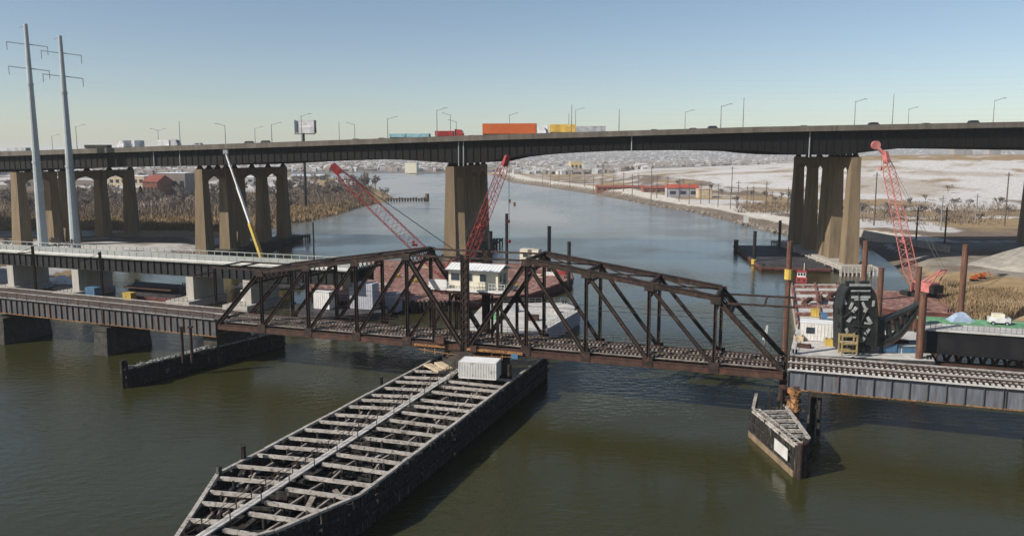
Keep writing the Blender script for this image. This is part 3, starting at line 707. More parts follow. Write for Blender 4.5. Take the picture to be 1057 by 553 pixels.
# left fender
lfn = thing('timber_fender', 'small dark timber fender with whitened top below the left end of the truss', 'fender pier', (*at_z(150, 395).xy, 0))
ZL = 3.2; gl = lambda x, y: at_z(x, y, ZL).xy
tip, ra = gl(128, 381), gl(293, 341); fd = (ra-tip).normalized(); la = lin(tip, ra, .93)+Vector((-fd.y, fd.x))*3.0
fender_wall(lfn, tip, ra, ZL, r_, 'dropping_timber'); fender_wall(lfn, la, tip, ZL, r_, 'dropping_timber'); fender_wall(lfn, ra, la, ZL-.3, r_, 'fender_timber')
for i in range(9):
    f = .08+i*.1; p, q = lin(tip, ra, f), lin(tip, la, min(1, f*1.05)); MB().beam((*p, ZL-.1), (*q, ZL-.05), .4, .35).build('cross_beam', 'dropping_timber', lfn)
for dx, dy in ((0, 0), (.5, .3), (.1, .7)): MB().cyl((tip.x-.3+dx, tip.y+dy, -2), (tip.x-.3+dx, tip.y+dy, ZL+1.5-dx*.5), .32, n=9).build('corner_pile', 'fender_timber', lfn)
mb = MB()
for i in range(40):
    f = r_.uniform(.02, .62); p = lin(tip, ra, f); d_ = r_.uniform(0, .9); mb.box((p.x-d_*.6, p.y+d_*.6, ZL+.2), (r_.uniform(.2, .5), r_.uniform(.2, .4), r_.uniform(.1, .5)), r_.random()*3)
mb.build('debris', 'dropping_timber', lfn, kind='stuff')
bk = at_z(216, 352, 3.2); tag(MB().box((bk.x+.6, bk.y+1.2, 2.4), (2.4, 2.2, 4.4), BRZ).build('concrete_block', 'concrete'), 'pale concrete block beside the left fender under the truss end', 'block')

# right fender
rfn = thing('timber_fender', 'small pointed timber fender with whitened rails below the right end of the truss', 'fender pier', (*at_z(815, 470).xy, 0))
ZRf = 3.6; gr = lambda x, y: at_z(x, y, ZRf).xy
p0, p1, p2, p3 = gr(777, 424), gr(823, 462), gr(835, 452), gr(806, 412); p00 = gr(781, 405)
fender_wall(rfn, p00, p0, ZRf, r_); fender_wall(rfn, p0, p1, ZRf, r_); fender_wall(rfn, p1, p2, ZRf, r_); fender_wall(rfn, p2, p3, ZRf, r_)
for i in range(6):
    f = .02+.13*i; a, c = lin(p0, p1, f), lin(p3, p2, min(1, .3+.95*f)); MB().beam((*a, ZRf-.1), (*c, ZRf-.1), .45, .35).build('cross_beam', 'grey_timber' if i % 2 == 0 else 'dropping_timber', rfn)
for f in (0, .33, .66, 1.):
    p = lin(p0, p1, f); MB().cyl((*p, -2), (*p, ZRf+.3), .3, n=9).build('fender_pile', 'fender_timber', rfn)
for dx, dy in ((.2, -.5), (.8, -.2), (1.2, .4), (1.3, 1.1)): MB().cyl((p1.x+dx, p1.y+dy, -2), (p1.x+dx, p1.y+dy, ZRf+.7), .3, n=9).build('nose_pile', 'truss_steel', rfn)
mb = MB(); d_ = (p1-p0).normalized(); nn = Vector((d_.y, -d_.x)); mb2 = MB()
for o_ in (.9,):
    A_, B_ = p0-nn*o_, p1-nn*o_
    for k, (z_) in enumerate((ZRf+.25,)): mb.beam((*A_, z_), (*B_, z_), .16, .16)
    mb.beam((*(p0), ZRf+.32), (*(p1), ZRf+.32), .16, .16)
    for i in range(15): mb.beam((*lin(A_, B_, i/14), ZRf+.25), (*lin(p0, p1, i/14), ZRf+.3), .12, .12)
mb.build('ladder_walk', 'grey_timber', rfn)
a, c = lin(p0, p1, .62), lin(p0, p1, .9); MB().beam((*(a+nn*.52), 2.2), (*(c+nn*.52), 2.2), .06, 1.5).build('notice_board', 'deck_white', rfn)
mb = MB().beam((*(lin(p0, p1, -.02)+nn*.36), .35), (*(p1+nn*.36), .35), .1, 1.1); mb.build('tide_band', 'concrete', rfn)

# ================================================================ HIGHWAY VIADUCT
VY0 = 270.2
def vc(X, v):                 # a point on the viaduct: X along it, v across (0 = near column face)
    m = -.134+.000766*X; n = Vector((-m, 1)).normalized(); return Vector((X+n.x*v, VY0-.134*X+.000383*X*X+n.y*v))
def v_at(xpx, v, z=40):
    lo, hi = -700., 700.
    for _ in range(50):
        m = (lo+hi)/2; p = vc(m, v)
        if px((p.x, p.y, z))[0] < xpx: lo = m
        else: hi = m
    return (lo+hi)/2
prof_top = [(-330, 171), (0, 156.5), (270, 147.3), (500, 139.3), (780, 131), (1057, 125.6), (1400, 124)]
prof_sof = [(-330, 188), (-100, 179), (0, 174.5), (170, 171.5), (205, 171), (270, 167.5), (380, 164), (420, 165), (450, 167.5), (482, 168.6), (500, 167.5), (530, 161), (580, 157.3), (640, 155), (720, 154), (780, 155), (815, 158.4), (850, 160), (885, 158.8), (910, 155), (940, 152.3), (990, 151.8), (1057, 152), (1400, 157)]
XS = list(np.linspace(v_at(-330, -2), v_at(1400, -2), 90)); prof = []
for X in XS:
    p = vc(X, -2); xx = px((p.x, p.y, 40))[0]
    yt = np.interp(xx, *zip(*prof_top)); ys = np.interp(xx, *zip(*prof_sof)); zt = at_y(xx, yt, p.y).z; zs = at_y(xx, ys, p.y+2).z
    prof.append((X, zt, zs))
def zdeck(X): return float(np.interp(X, [a[0] for a in prof], [a[1] for a in prof]))-1.05
va = thing('highway_viaduct', 'long dark steel girder highway viaduct with concrete parapet crossing the river', 'viaduct', (0, VY0, 0))
def strip(mb, v0, v1, f0, f1):   # rectangular section swept along the viaduct
    rings = []
    for X, zt, zs in prof:
        a, c = vc(X, v0), vc(X, v1); z0, z1 = f0(zt, zs), f1(zt, zs); rings.append([(*a, z0), (*c, z0), (*c, z1), (*a, z1)])
    return mb.loft(rings)
for va0, va1 in ((-2, 20.6), (22.4, 65)):
    strip(MB(), va0+.3, va1-.3, lambda t, s: t-1.5, lambda t, s: t-1.05).build('deck', 'asphalt', va)
    for v in (va0, va1-.42):
        strip(MB(), v, v+.42, lambda t, s: t-1.75, lambda t, s: t).build('parapet', 'parapet_concrete', va)
    k = 3 if va1 < 30 else 5
    for i in range(k):
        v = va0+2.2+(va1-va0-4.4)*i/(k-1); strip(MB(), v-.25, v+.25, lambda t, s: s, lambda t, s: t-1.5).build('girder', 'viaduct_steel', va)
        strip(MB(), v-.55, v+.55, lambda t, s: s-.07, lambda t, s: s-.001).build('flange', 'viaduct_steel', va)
    mb = MB()
    for X, zt, zs in prof[::1]:
        a, c = vc(X, va0+2.4), vc(X, va1-2.4); mb.beam((*a, (zt-1.5+zs)/2), (*c, (zt-1.5+zs)/2), .2, max(.6, (zt-1.5-zs)*.8))
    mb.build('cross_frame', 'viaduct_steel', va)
mb = MB()                        # stiffeners on the near girder
for i in range(len(prof)*3):
    X = XS[0]+(XS[-1]-XS[0])*i/(len(prof)*3); zt = float(np.interp(X, XS, [p[1] for p in prof])); zs = float(np.interp(X, XS, [p[2] for p in prof])); a = vc(X, -.12); mb.box((a.x, a.y, (zt-1.5+zs)/2), (.12, .3, zt-1.6-zs))
mb.build('stiffeners', 'viaduct_steel', va, kind='stuff')
for x_ in (184, 157, 473, 478, 652, 836):   # drain pipes
    X = v_at(x_, -1.2); p = vc(X, -.6); zs = float(np.interp(X, XS, [q[2] for q in prof])); MB().cyl((*p, zdeck(X)-.8), (*p, zs-1.0), .16, n=6).build('drain_pipe', 'galvanised', va)
# bents
def bent(X0, lab, base_z, ring):
    p = vc(X0, 0); m = -.134+.000766*X0; rz = math.atan2(m, 1)
    zs = float(np.interp(X0, XS, [q[2] for q in prof])); o = thing('viaduct_pier', lab, 'pier', (*p, base_z), rz, 'piers of the highway viaduct')
    top = zs-1.3-base_z
    for v0, v1, cols, op in ((0, 20, ((0, 4.6), (15.2, 20)), 1), (22.6, 64, ((22.6, 29), (41.5, 46.5), (58.6, 63.6)), 1)):
        for a, c in cols:
            bat = .8 if a in (0,) else .3; b2 = .3
            MB().loft([[(-2.3, a-bat, 0), (2.3, a-bat, 0), (2.3, c+b2, 0), (-2.3, c+b2, 0)], [(-1.5, a+.4, top-4.6), (1.5, a+.4, top-4.6), (1.5, c-.4, top-4.6), (-1.5, c-.4, top-4.6)], [(-1.5, a+.4, top), (1.5, a+.4, top), (1.5, c-.4, top), (-1.5, c-.4, top)]]).build('column', 'concrete', o, world=False)
        for (a, c), (a2, c2) in zip(cols[:-1], cols[1:]):   # cap with an arched underside over each opening
            pts = []; x0, x1 = c-.4, a2+.4; n = 8
            low = [(x0+(x1-x0)*i/n, top-2.6-1.6*abs(2*i/n-1)**2.5) for i in range(n+1)]
            poly = low+[(x1, top), (x0, top)]
            mb = MB(); nn = len(poly); mb.add([(-1.49, y, z) for y, z in poly]+[(1.49, y, z) for y, z in poly], [tuple(range(nn-1, -1, -1)), tuple(range(nn, 2*nn))]+[(i, (i+1) % nn, nn+(i+1) % nn, nn+i) for i in range(nn)])
            mb.build('cap_beam', 'concrete', o, world=False)
        for i in range(4):
            y = v0+1.6+(v1-v0-3.2)*i/3; MB().loft([[(-1.0, y-.9, top), (1.0, y-.9, top), (1.0, y+.9, top), (-1.0, y+.9, top)], [(-.45, y-.4, top+1.28), (.45, y-.4, top+1.28), (.45, y+.4, top+1.28), (-.45, y+.4, top+1.28)]]).build('bearing', 'viaduct_steel', o, world=False)
    if ring:
        MB().box((0, 32, 1.0), (9, 74, 2.2)).build('pile_cap', 'pale_concrete' if ring == 2 else 'dark_stone', o, world=False)
        mb = MB()
        for i in range(44):
            f = i/44*2*math.pi; x = 6.2*max(-1, min(1, 1.5*math.cos(f))); y = 32+41*max(-1, min(1, 1.5*math.sin(f))); mb.cyl((x, y, -2.5-base_z), (x, y, 2.2), .28, n=6)
        mb.beam((-6.3, -9, 1.6), (6.3, -9, 1.6), .4, .5); mb.beam((-6.3, 73, 1.6), (6.3, 73, 1.6), .4, .5); mb.beam((-6.3, -9, 1.6), (-6.3, 73, 1.6), .4, .5); mb.beam((6.3, -9, 1.6), (6.3, 73, 1.6), .4, .5)
        mb.build('fender_ring', 'grey_timber' if ring == 2 else 'fender_timber', o, world=False)
    return o
bent(-190, 'concrete viaduct pier farthest to the left, behind the two power pylons', 1.0, 0)
bent(-292, 'concrete viaduct pier beyond the left edge of the picture', 1.0, 0)
bent(-112, 'concrete viaduct pier left of the river, behind the telescopic crane', .3, 1)
bent(-21, 'concrete viaduct pier standing in the middle of the river', 0.3, 1)
bent(110, 'concrete viaduct pier with sunlit tan near face at the right bank', .6, 2)
bent(206, 'concrete viaduct pier at the right edge of the picture', 3.0, 0)

# lamps on the viaduct
def lamp(h, double=False, arm=2.6):
    o = thing('street_lamp', 'x', 'street lamp', (0, 0, -500), 0, 'lamps along the viaduct')
    MB().cyl((0, 0, 0), (0, 0, h), .16, .1, n=6).build('pole', 'lamp_pole', o, world=False)
    for s_ in ((1, -1) if double else (1,)):
        MB().cyl((0, 0, h-.3), (s_*arm, 0, h+.7), .08, n=5).build('arm', 'lamp_pole', o, world=False)
        MB().box((s_*(arm+.35), 0, h+.72), (1.0, .35, .22)).build('lamp_head', 'galvanised', o, world=False)
    return o
proto = {}
lampspec = [(53, 140, 1, 'far'), (78, 130, 1, 'near'), (163, 134, 2, 'far'), (185, 126, 0, 'near'), (232, 129, -1, 'near'), (263, 132, 1, 'far'), (280, 128, 1, 'near'), (311, 119, 1, 'near'), (350, 126, 0, 'far'), (366, 128, -1, 'far'), (400, 122, 1, 'near'), (451, 113, 1, 'near'), (465, 118, -1, 'far'), (471, 125, -1, 'far'), (526, 118, 1, 'far'), (590, 109, 0, 'near'), (594, 113, 1, 'far'), (587, 118, 0, 'far'), (639, 114, 0, 'near'), (707, 115, 1, 'far'), (744, 109, 1, 'near'), (767, 102, 0, 'near'), (882, 104, 1, 'near'), (921, 98, 0, 'near'), (937, 112, 1, 'far'), (1025, 103, 1, 'near')]
names = {1: 'lamp', 2: 'double-armed lamp', 0: 'plain lamp mast', -1: 'lamp'}
marks = [(45, 'left of the first pylon'), (70, 'between the pylons'), (100, 'just right of the pylons'), (170, 'over the white box trucks'), (210, 'left of the telescopic crane tip'), (245, 'above the telescopic crane tip'), (272, 'left of the billboard'), (298, 'next left to the billboard'), (318, 'in front of the billboard'), (358, 'right of the billboard'), (385, 'second right of the billboard'), (430, 'above the teal flat trailer'), (456, 'left behind the red truck'), (468, 'over the red truck cab'), (480, 'right behind the red truck'), (540, 'above the orange trailer'), (588.5, 'at the rear of the yellow trailer'), (592, 'tallest behind the yellow trailer'), (620, 'right of the yellow trailer'), (670, 'first over the wide river span'), (725, 'behind the small cars over the river span'), (755, 'right of the small cars over the river span'), (820, 'left of the right bank pier'), (900, 'over the right bank pier'), (930, 'above the pink crane tip'), (980, 'right of the pink crane tip'), (1100, 'near the right edge')]
for x, yt, kind, side in lampspec:
    v = 0.2 if side == 'near' else 61.5
    X = v_at(x, v, 48); p = vc(X, v); z0 = zdeck(X); zt = at_y(x, yt, p.y).z; h = max(5, zt-z0)
    o = thing('street_lamp', f"{names[kind]} on the {side} viaduct parapet, {next(t for m_, t in marks if x < m_)}", 'street lamp', (*p, z0-.05), 0, 'lamps along the viaduct')
    MB().cyl((0, 0, 0), (0, 0, h), .17, .1, n=6).build('pole', 'lamp_pole', o, world=False)
    for s_ in {1: (1,), -1: (-1,), 2: (1, -1), 0: ()}[kind]:
        MB().cyl((0, 0, h-.35), (s_*2.6, 0, h+.5), .085, n=5).build('arm', 'lamp_pole', o, world=False)
        MB().box((s_*3.0, 0, h+.52), (1.1, .4, .24)).build('lamp_head', 'galvanised', o, world=False)
    if kind == 0: MB().cyl((0, 0, h), (0, 0, h+.5), .22, .05, n=6).build('finial', 'galvanised', o, world=False)

# vehicles on the viaduct
def wheelset(o, xs, w, r, m='tyre_rubber'):
    for x in xs:
        for y in (-w/2, w/2):
            wh = MB().cyl((x, y-.14, r), (x, y+.14, r), r, n=12).build('wheel', m, o, world=False); MB().cyl((x, y-.16, r), (x, y+.16, r), r*.5, n=8).build('rim', 'galvanised', wh, world=False)
def vplace(xpx, v): X = v_at(xpx, v, 47); p = vc(X, v); return (*p, zdeck(X)+.0), math.atan2(-.134+.000766*X, 1)
def car(xpx, v, m, label, van=False, flip=False):
    loc, rz = vplace(xpx, v); o = thing('car', label, 'car', loc, rz+(math.pi if flip else 0), 'cars on the viaduct')
    h = 1.95 if van else 1.5
    prof_ = [(-2.3, .35), (-2.3, .95), (-1.7, 1.05 if not van else h-.1), (-1.1, h), (.6, h), (1.3, 1.05), (2.2, .9), (2.3, .35)]
    def ring(y, ins): return [(x, y*(1-ins*(1 if z > 1.1 else 0)), z) for x, z in prof_]
    n = len(prof_); mb = MB(); mb.add(ring(-.9, .15)+ring(.9, .15), [tuple(range(n-1, -1, -1)), tuple(range(n, 2*n))]+[(i, (i+1) % n, n+(i+1) % n, n+i) for i in range(n)]); mb.build('body', m, o, world=False)
    MB().box((-.3, 0, h-.32), (1.7, 1.72, .36)).build('side_window', 'window_glass', o, world=False)
    wheelset(o, (-1.45, 1.45), 1.7, .33)
    for y in (-.6, .6): MB().box((2.31, y, .72), (.06, .35, .16)).build('headlight', 'white_paint', o, world=False)
def truck(xpx, v, L, box_m, cab_m, label, h=2.9, flat=False, tractor=True, flip=False, cab_only=False):
    loc, rz = vplace(xpx, v); o = thing('truck', label, 'truck', loc, rz+(math.pi if flip else 0), 'trucks on the viaduct')
    if not cab_only:
        MB().box((0, 0, 1.15), (L, 1.0, .3)).build('chassis', 'car_dark', o, world=False)
        if flat: MB().box((0, 0, 1.9), (L, 2.5, 1.2)).build('load', box_m, o, world=False)
        else:
            MB().box((0, 0, 1.32+h/2), (L, 2.55, h)).build('cargo_box', box_m, o, world=False)
            mb = MB()
            for i in range(int(L/1.2)): mb.box((-L/2+.6+i*1.2, 0, 1.32+h/2), (.06, 2.6, h-.2))
            mb.build('side_posts', box_m, o, world=False)
        wheelset(o, (-L/2+1.2, -L/2+2.4), 2.2, .5)
    if tractor:
        x = L/2+1.9 if not cab_only else 0
        MB().loft([[(x-1.3, -1.2, .7), (x+1.5, -1.2, .7), (x+1.5, 1.2, .7), (x-1.3, 1.2, .7)], [(x-1.3, -1.2, 2.0), (x+1.5, -1.2, 2.0), (x+1.5, 1.2, 2.0), (x-1.3, 1.2, 2.0)], [(x-1.3, -1.15, 3.6), (x+.7, -1.1, 3.4), (x+.7, 1.1, 3.4), (x-1.3, 1.15, 3.6)]]).build('cab', cab_m, o, world=False)
        MB().box((x+1.05, 0, 2.6), (.5, 2.1, .8)).build('windscreen', 'window_glass', o, world=False)
        MB().box((x, 0, 1.0), (4.4, 1.0, .3)).build('frame', 'car_dark', o, world=False); wheelset(o, (x-1.5, x+1.1), 2.2, .5)
truck(526, 4.5, 18.0, 'orange_paint', 'car_white', 'semi truck with a bright orange trailer on the viaduct', h=3.4)
truck(581, 5.5, 8.6, 'trailer_yellow', 'car_white', 'truck with a mustard yellow box right of the orange trailer', h=2.6, flip=True)
truck(459, 5.0, 6.2, 'truck_red', 'truck_red', 'dark red truck on the viaduct left of the orange trailer', h=1.7, flip=False)
truck(423, 5.0, 14.0, 'teal_trailer', 'car_dark', 'low teal flat trailer on the viaduct left of the red truck', flat=True, tractor=False)
truck(138, 5, 6.4, 'car_white', 'car_white', 'white box truck on the viaduct right of the pylons', h=2.3, flip=True)
truck(170, 5, 4.6, 'car_white', 'trailer_grey', 'smaller white box truck on the viaduct behind the larger one', h=2.0, tractor=True)
truck(100, 5, 10, 'car_dark', 'car_dark', 'long dark flat truck on the viaduct beside the second pylon', flat=True, tractor=False)
truck(608, 30, 12, 'trailer_grey', 'car_white', 'pale grey trailer on the viaduct just right of the yellow truck', h=2.6, tractor=False)
truck(18, 30, 10, 'trailer_grey', 'car_white', 'grey trailer on the viaduct left of the first pylon', h=2.3, tractor=False)
for x, v, m, lb, vn in ((676, 6, 'car_silver', 'silver car on the viaduct, leftmost over the wide river span', 0), (716, 6, 'car_dark', 'dark car on the viaduct, middle one over the wide river span', 0), (737, 5, 'car_dark', 'dark van on the viaduct, rightmost over the wide river span', 1), (830, 6, 'car_silver', 'silver car on the viaduct left of the right bank pier', 0), (903, 5, 'car_dark', 'dark car on the viaduct above the pink crane tip', 1), (956, 6, 'car_silver', 'silver car on the viaduct right of the pink crane', 0), (1006, 5, 'car_dark', 'dark car on the viaduct nearest the right edge', 1), (395, 6, 'car_dark', 'dark car on the viaduct left of the teal trailer', 0), (368, 6, 'car_dark', 'dark car on the viaduct right of the billboard', 0), (275, 5, 'car_dark', 'dark car on the viaduct left of the billboard', 1), (258, 6, 'car_dark', 'dark car on the viaduct over the left pier', 1), (205, 6, 'trailer_grey', 'grey van on the viaduct left of the telescopic crane', 1), (488, 6, 'car_white', 'white car on the viaduct between red truck and orange trailer', 0)):
    car(x, v, m, lb, bool(vn))

# ================================================================ NEW BRIDGE UNDER CONSTRUCTION
NX, NY = -96., 206.
def nb(k, v, z): c_, s_ = math.cos(BRZ), math.sin(BRZ); return Vector((NX+k*c_-v*s_, NY+k*s_+v*c_, z))
nbr = thing('new_bridge_deck', 'new black girder bridge deck with white edge and guard rail, left of the truss', 'bridge', nb(0, 6, 0), BRZ)
K0, K1 = -130, 62
def NB_(name, mb, m, p=None, kind=None):
    o_ = p or nbr; mb.v = [(x, y-6, z) for x, y, z in mb.v]; return mb.build(name, m, o_, world=False, kind=kind)
NB_('deck', MB().box(((K0+K1)/2, 6, 11.35), (K1-K0, 12.6, .4)), 'deck_grey')
for v in (.6, 4.2, 7.8, 11.4): NB_('girder', MB().hbeam((K0, v, 9.4), (K1, v, 9.4), .5, 3.4, .04, up=(0, 0, 1)) if False else MB().box(((K0+K1)/2, v, 9.4), (K1-K0, .12, 3.3)), 'black_steel')
for v in (.6, 11.4):
    NB_('flange', MB().box(((K0+K1)/2, v, 7.7), (K1-K0, .7, .1)), 'black_steel'); NB_('flange', MB().box(((K0+K1)/2, v, 11.1), (K1-K0, .7, .1)), 'black_steel')
fs = MB().box((0, 0, 0), (.1, .3, 3.2)).build('stiffener', 'black_steel', nbr, world=False)
for i in range(90):
    s_ = fs if i == 0 else fs.copy()
    if i: COL.objects.link(s_); s_.parent = nbr
    s_.location = (K0+1+i*2.12, .4-6, 9.4)
NB_('kerb', MB().box(((K0+K1)/2, -.15, 11.75), (K1-K0, .35, .45)), 'white_paint')
mb = MB(); i = 0; k = K0
while k <= K1: mb.beam((k, -.1, 11.9), (k, -.1, 13.2), .16); k += 2.4
for z in (12.6, 13.15): mb.beam((K0, -.1, z), (K1, -.1, z), .12, .18)
NB_('guard_rail', mb, 'rail_grey')
mb = MB(); k = K0
while k <= K1: mb.beam((k, 12.1, 11.5), (k, 12.1, 12.7), .14); k += 2.4
mb.beam((K0, 12.1, 12.6), (K1, 12.1, 12.6), .12, .18); NB_('guard_rail', mb, 'rail_grey')
for xp, lb in ((12, 'wide pale concrete wall pier of the new bridge at the left edge'), (79, 'pale concrete wall pier of the new bridge below the second pylon'), (197, 'pale concrete wall pier of the new bridge left of the truss end'), (256, 'pale concrete wall pier of the new bridge behind the truss end')):
    lo, hi = -130, 62
    for _ in range(40):
        m_ = (lo+hi)/2
        if px(nb(m_, .5, 5))[0] < xp: lo = m_
        else: hi = m_
    o = thing('bridge_pier', lb, 'pier', nb(lo, 6, 0), BRZ, 'piers of the new bridge')
    MB().box((0, -.3, 4.1), (2.3, 11.2, 7.0)).build('wall', 'pale_concrete', o, world=False)
    MB().box((-1.2, -2.2, .8), (7.2, 14, 2.0)).build('footing', 'pale_concrete', o, world=False)
    mb = MB()
    for y in (-5.4, -1.8, 1.8, 5.4): mb.box((0, y, 7.62), (1.0, .9, .1))
    mb.build('bearing_pad', 'black_steel', o, world=False)
    mb = MB()
    for i in range(5): mb.beam((-4.6, -9.1+i*.0, 1.8), (-4.6, -9.1, 2.9), .08)
    for i in range(6): mb.beam((-4.6+i*1.3, -9.1, 1.8), (-4.6+i*1.3, -9.1, 2.9), .07)
    mb.beam((-4.6, -9.1, 2.85), (2.2, -9.1, 2.85), .07); mb.build('footing_rail', 'rail_steel', o, world=False)

# right part: low black girder stage with green deck
gw = at_z(955, 338.3, 7.5); ge = at_z(1120, 349, 7.5)
stg = thing('girder_stage', 'long low black girder bridge section with white and green deck at the right', 'bridge section', (*gw.xy, 0))
def rect(mb, a, c, w0, w1, z0, z1):
    d_ = (c-a).normalized(); n_ = Vector((-d_.y, d_.x)); return mb.prism([tuple(a+n_*w0), tuple(c+n_*w0), tuple(c+n_*w1), tuple(a+n_*w1)], z0, z1)
a, c = gw.xy, ge.xy
for w in (0, 3.4, 7, 10.4): rect(MB(), a, c, w, w+.14, 3.1, 7.1).build('girder', 'black_steel', stg)
for w in (-.3, 10.2): rect(MB(), a, c, w, w+.7, 3.0, 3.1).build('flange', 'black_steel', stg)
rect(MB(), a, c, -.4, 5.4, 7.1, 7.4).build('deck', 'deck_white', stg); rect(MB(), a, c, 5.4, 11.4, 7.1, 7.55).build('deck', 'green_deck', stg)
d_ = (c-a).normalized()
mb = MB()
for i in range(30): p = a+(c-a)*i/29; mb.beam((*p, 7.4), (*p, 8.6), .07)
for z in (8.0, 8.55): mb.beam((*a, z), (*c, z), .05)
mb.build('railing', 'lamp_pole', stg)
for i in range(9):     # rusty cradles below it
    p = at_z(958+i*12.5, 368+i*1.1, 1.5); n = 7; mb = MB()
    for j in range(n):
        t0, t1 = math.pi*j/n, math.pi*(j+1)/n; mb.beam((p.x+.85*math.cos(t0), p.y, 1.0+1.5*math.sin(t0)), (p.x+.85*math.cos(t1), p.y, 1.0+1.5*math.sin(t1)), .4, .4)
    mb.build('cradle', 'rust_chord', stg)
mb = MB(); pa, pb = at_z(950, 374, .8), at_z(1075, 382, .8); mb.beam(pa, pb, 2.4, .5); mb.build('cradle_beam', 'rust_chord', stg)
tr = at_z(1032, 336, 7.42); o = thing('site_truck', 'small white site truck parked on the green deck at the right', 'truck', tr, -.3)
MB().box((0, .8, .95), (3.4, 1.7, .9)).build('body', 'car_white', o, world=False); MB().box((-.2, .8, 1.7), (1.8, 1.6, .7)).build('cab', 'cream_wall', o, world=False); wheelset(o, (-1.1, 1.1), 1.6, .38)
for w_ in o.children:
    if w_.name.startswith('wheel'): w_.location.y = .8
w_ = at_z(993, 332, 7.5); tag(MB().loft([[(w_.x-2.2, w_.y-.8, 7.42), (w_.x+2.2, w_.y-.8, 7.42), (w_.x+2, w_.y+2, 7.6), (w_.x-2, w_.y+2, 7.6)], [(w_.x-1, w_.y, 8.9), (w_.x+.6, w_.y, 9.1), (w_.x+.5, w_.y+1, 9.2), (w_.x-.8, w_.y+1, 9.0)]]).build('tarped_load', 'tarp_blue'), 'pale grey tarped heap on the deck at the foot of the tall rust pile', 'load')

# black arch steel segment waiting on the barge
ag = at_z(868, 362, 3.0); AY = ag.y
asg = thing('arch_segment', 'tall black steel arch end segment with white splice plates on the barge', 'steel segment', (*ag.xy, 3.0))
def A_(x, y, d=0): p = at_y(x, y, AY); return Vector((p.x, p.y+d, p.z))
outline = [(868, 362), (868, 318), (872, 302), (876, 296), (898, 296), (903, 304), (905, 322), (904, 362)]
mb = MB(); n = len(outline); mb.add([A_(x, y) for x, y in outline]+[A_(x, y, 3.6) for x, y in outline], [tuple(range(n-1, -1, -1)), tuple(range(n, 2*n))]+[(i, (i+1) % n, n+(i+1) % n, n+i) for i in range(n)]); mb.build('box_section', 'arch_steel', asg)
for (x0, y0, x1, y1, w) in ((877, 294, 899, 294.5, 2.0), (878, 300, 898, 300, 1.2), (879, 306.5, 898, 306.5, 1.8), (882, 309, 896, 309, 1.2), (880, 312, 877, 319, 1.8), (893, 318, 890, 312, 1.8), (884, 317, 880, 322, 2.4), (892, 322, 895, 317.5, 2.0), (875, 332, 879, 326, 2.4), (895, 327, 899, 334, 2.4), (879, 327, 883, 327.5, 1.4), (892, 333, 897, 334, 1.4), (873, 339, 876, 346, 2.2), (893, 345, 897, 339, 2.2), (889, 353, 892, 348, 2.2), (873, 352, 874, 358, 1.4), (871, 308, 873, 314, 1.6), (902, 310, 901, 316, 1.6)):
    MB().beam(A_(x0, y0, -.09), A_(x1, y1, -.09), .18, w*1.35*AY/FPX, up=(0, 0, 1) if abs(x1-x0) > abs(y1-y0) else (1, 0, 0)).build('splice_plate', 'plate_white', asg)
for (x0, y0, x1, y1) in ((881, 320, 895, 346), (895, 320, 881, 346), (886, 300, 886, 362)): MB().beam(A_(x0, y0, -.05), A_(x1, y1, -.05), .12, .5, up=(0, 1, 0)).build('bracing', 'arch_steel', asg)
for (xa, ya), (xb, yb) in zip(outline, outline[1:]): MB().beam(A_(xa, ya, -.12), A_(xb, yb, -.12), .3, .45, up=(0, 1, 0)).build('edge_flange', 'arch_steel', asg)
for x0, y0, x1, y1 in ((866, 322, 870, 322), (866, 336, 870, 336), (903, 330, 909, 328), (904, 343, 910, 341), (880, 291, 880, 297), (895, 291, 895, 297)): MB().beam(A_(x0, y0, 1.2), A_(x1, y1, 1.2), 1.6, .7).build('lug', 'arch_steel', asg)
for x0, y0, x1, y1, d0 in ((884, 340, 892, 360, -.2), (876, 341, 870, 356, -.25), (880, 336, 893, 337, -.2), (870, 327, 878, 322, -.2), (896, 322, 903, 327, -.2)): MB().beam(A_(x0, y0, d0), A_(x1, y1, d0), .2, .45, up=(0, 1, 0)).build('bracing', 'arch_steel', asg)
# curved rib with posts
rib = thing('arch_rib', 'curved black steel arch rib with open panels lying right of the tall segment', 'steel segment', (*A_(926, 345).xy, 3.0))
low = [(900, 357), (912, 357), (922, 354), (931, 348), (939, 339), (946, 328), (950, 317)]; top = [(900, 334), (910, 331), (919, 328), (928, 324.5), (936, 321), (943, 318), (949, 315)]
def poly_plate(pts, d0, d1):
    mb = MB(); n = len(pts); return mb.add([A_(x, y, d0) for x, y in pts]+[A_(x, y, d1) for x, y in pts], [tuple(range(n-1, -1, -1)), tuple(range(n, 2*n))]+[(i, (i+1) % n, n+(i+1) % n, n+i) for i in range(n)])
def offs(pts, dy): return [(x, y+dy) for x, y in pts]
poly_plate(low+offs(low, -5)[::-1], .4, 2.2).build('lower_chord', 'arch_steel', rib); poly_plate(top+offs(top, 3.5)[::-1], .4, 2.2).build('upper_chord', 'arch_steel', rib)
poly_plate(offs(low, 1.4)+offs(low, 0)[::-1], .3, 2.4).build('rust_flange', 'rust_chord', rib)
for i in (1, 2, 3, 4, 5): (x0, y0), (x1, y1) = low[i], top[i]; MB().beam(A_(x0, y0-2, 1.3), A_(x1, y1+2, 1.3), 1.2, .6, up=(1, 0, 0)).build('rib_post', 'arch_steel', rib)
poly_plate([(900, 355), (900, 336), (915, 333), (915, 354)], .6, 1.6).build('web_plate', 'arch_steel', rib)

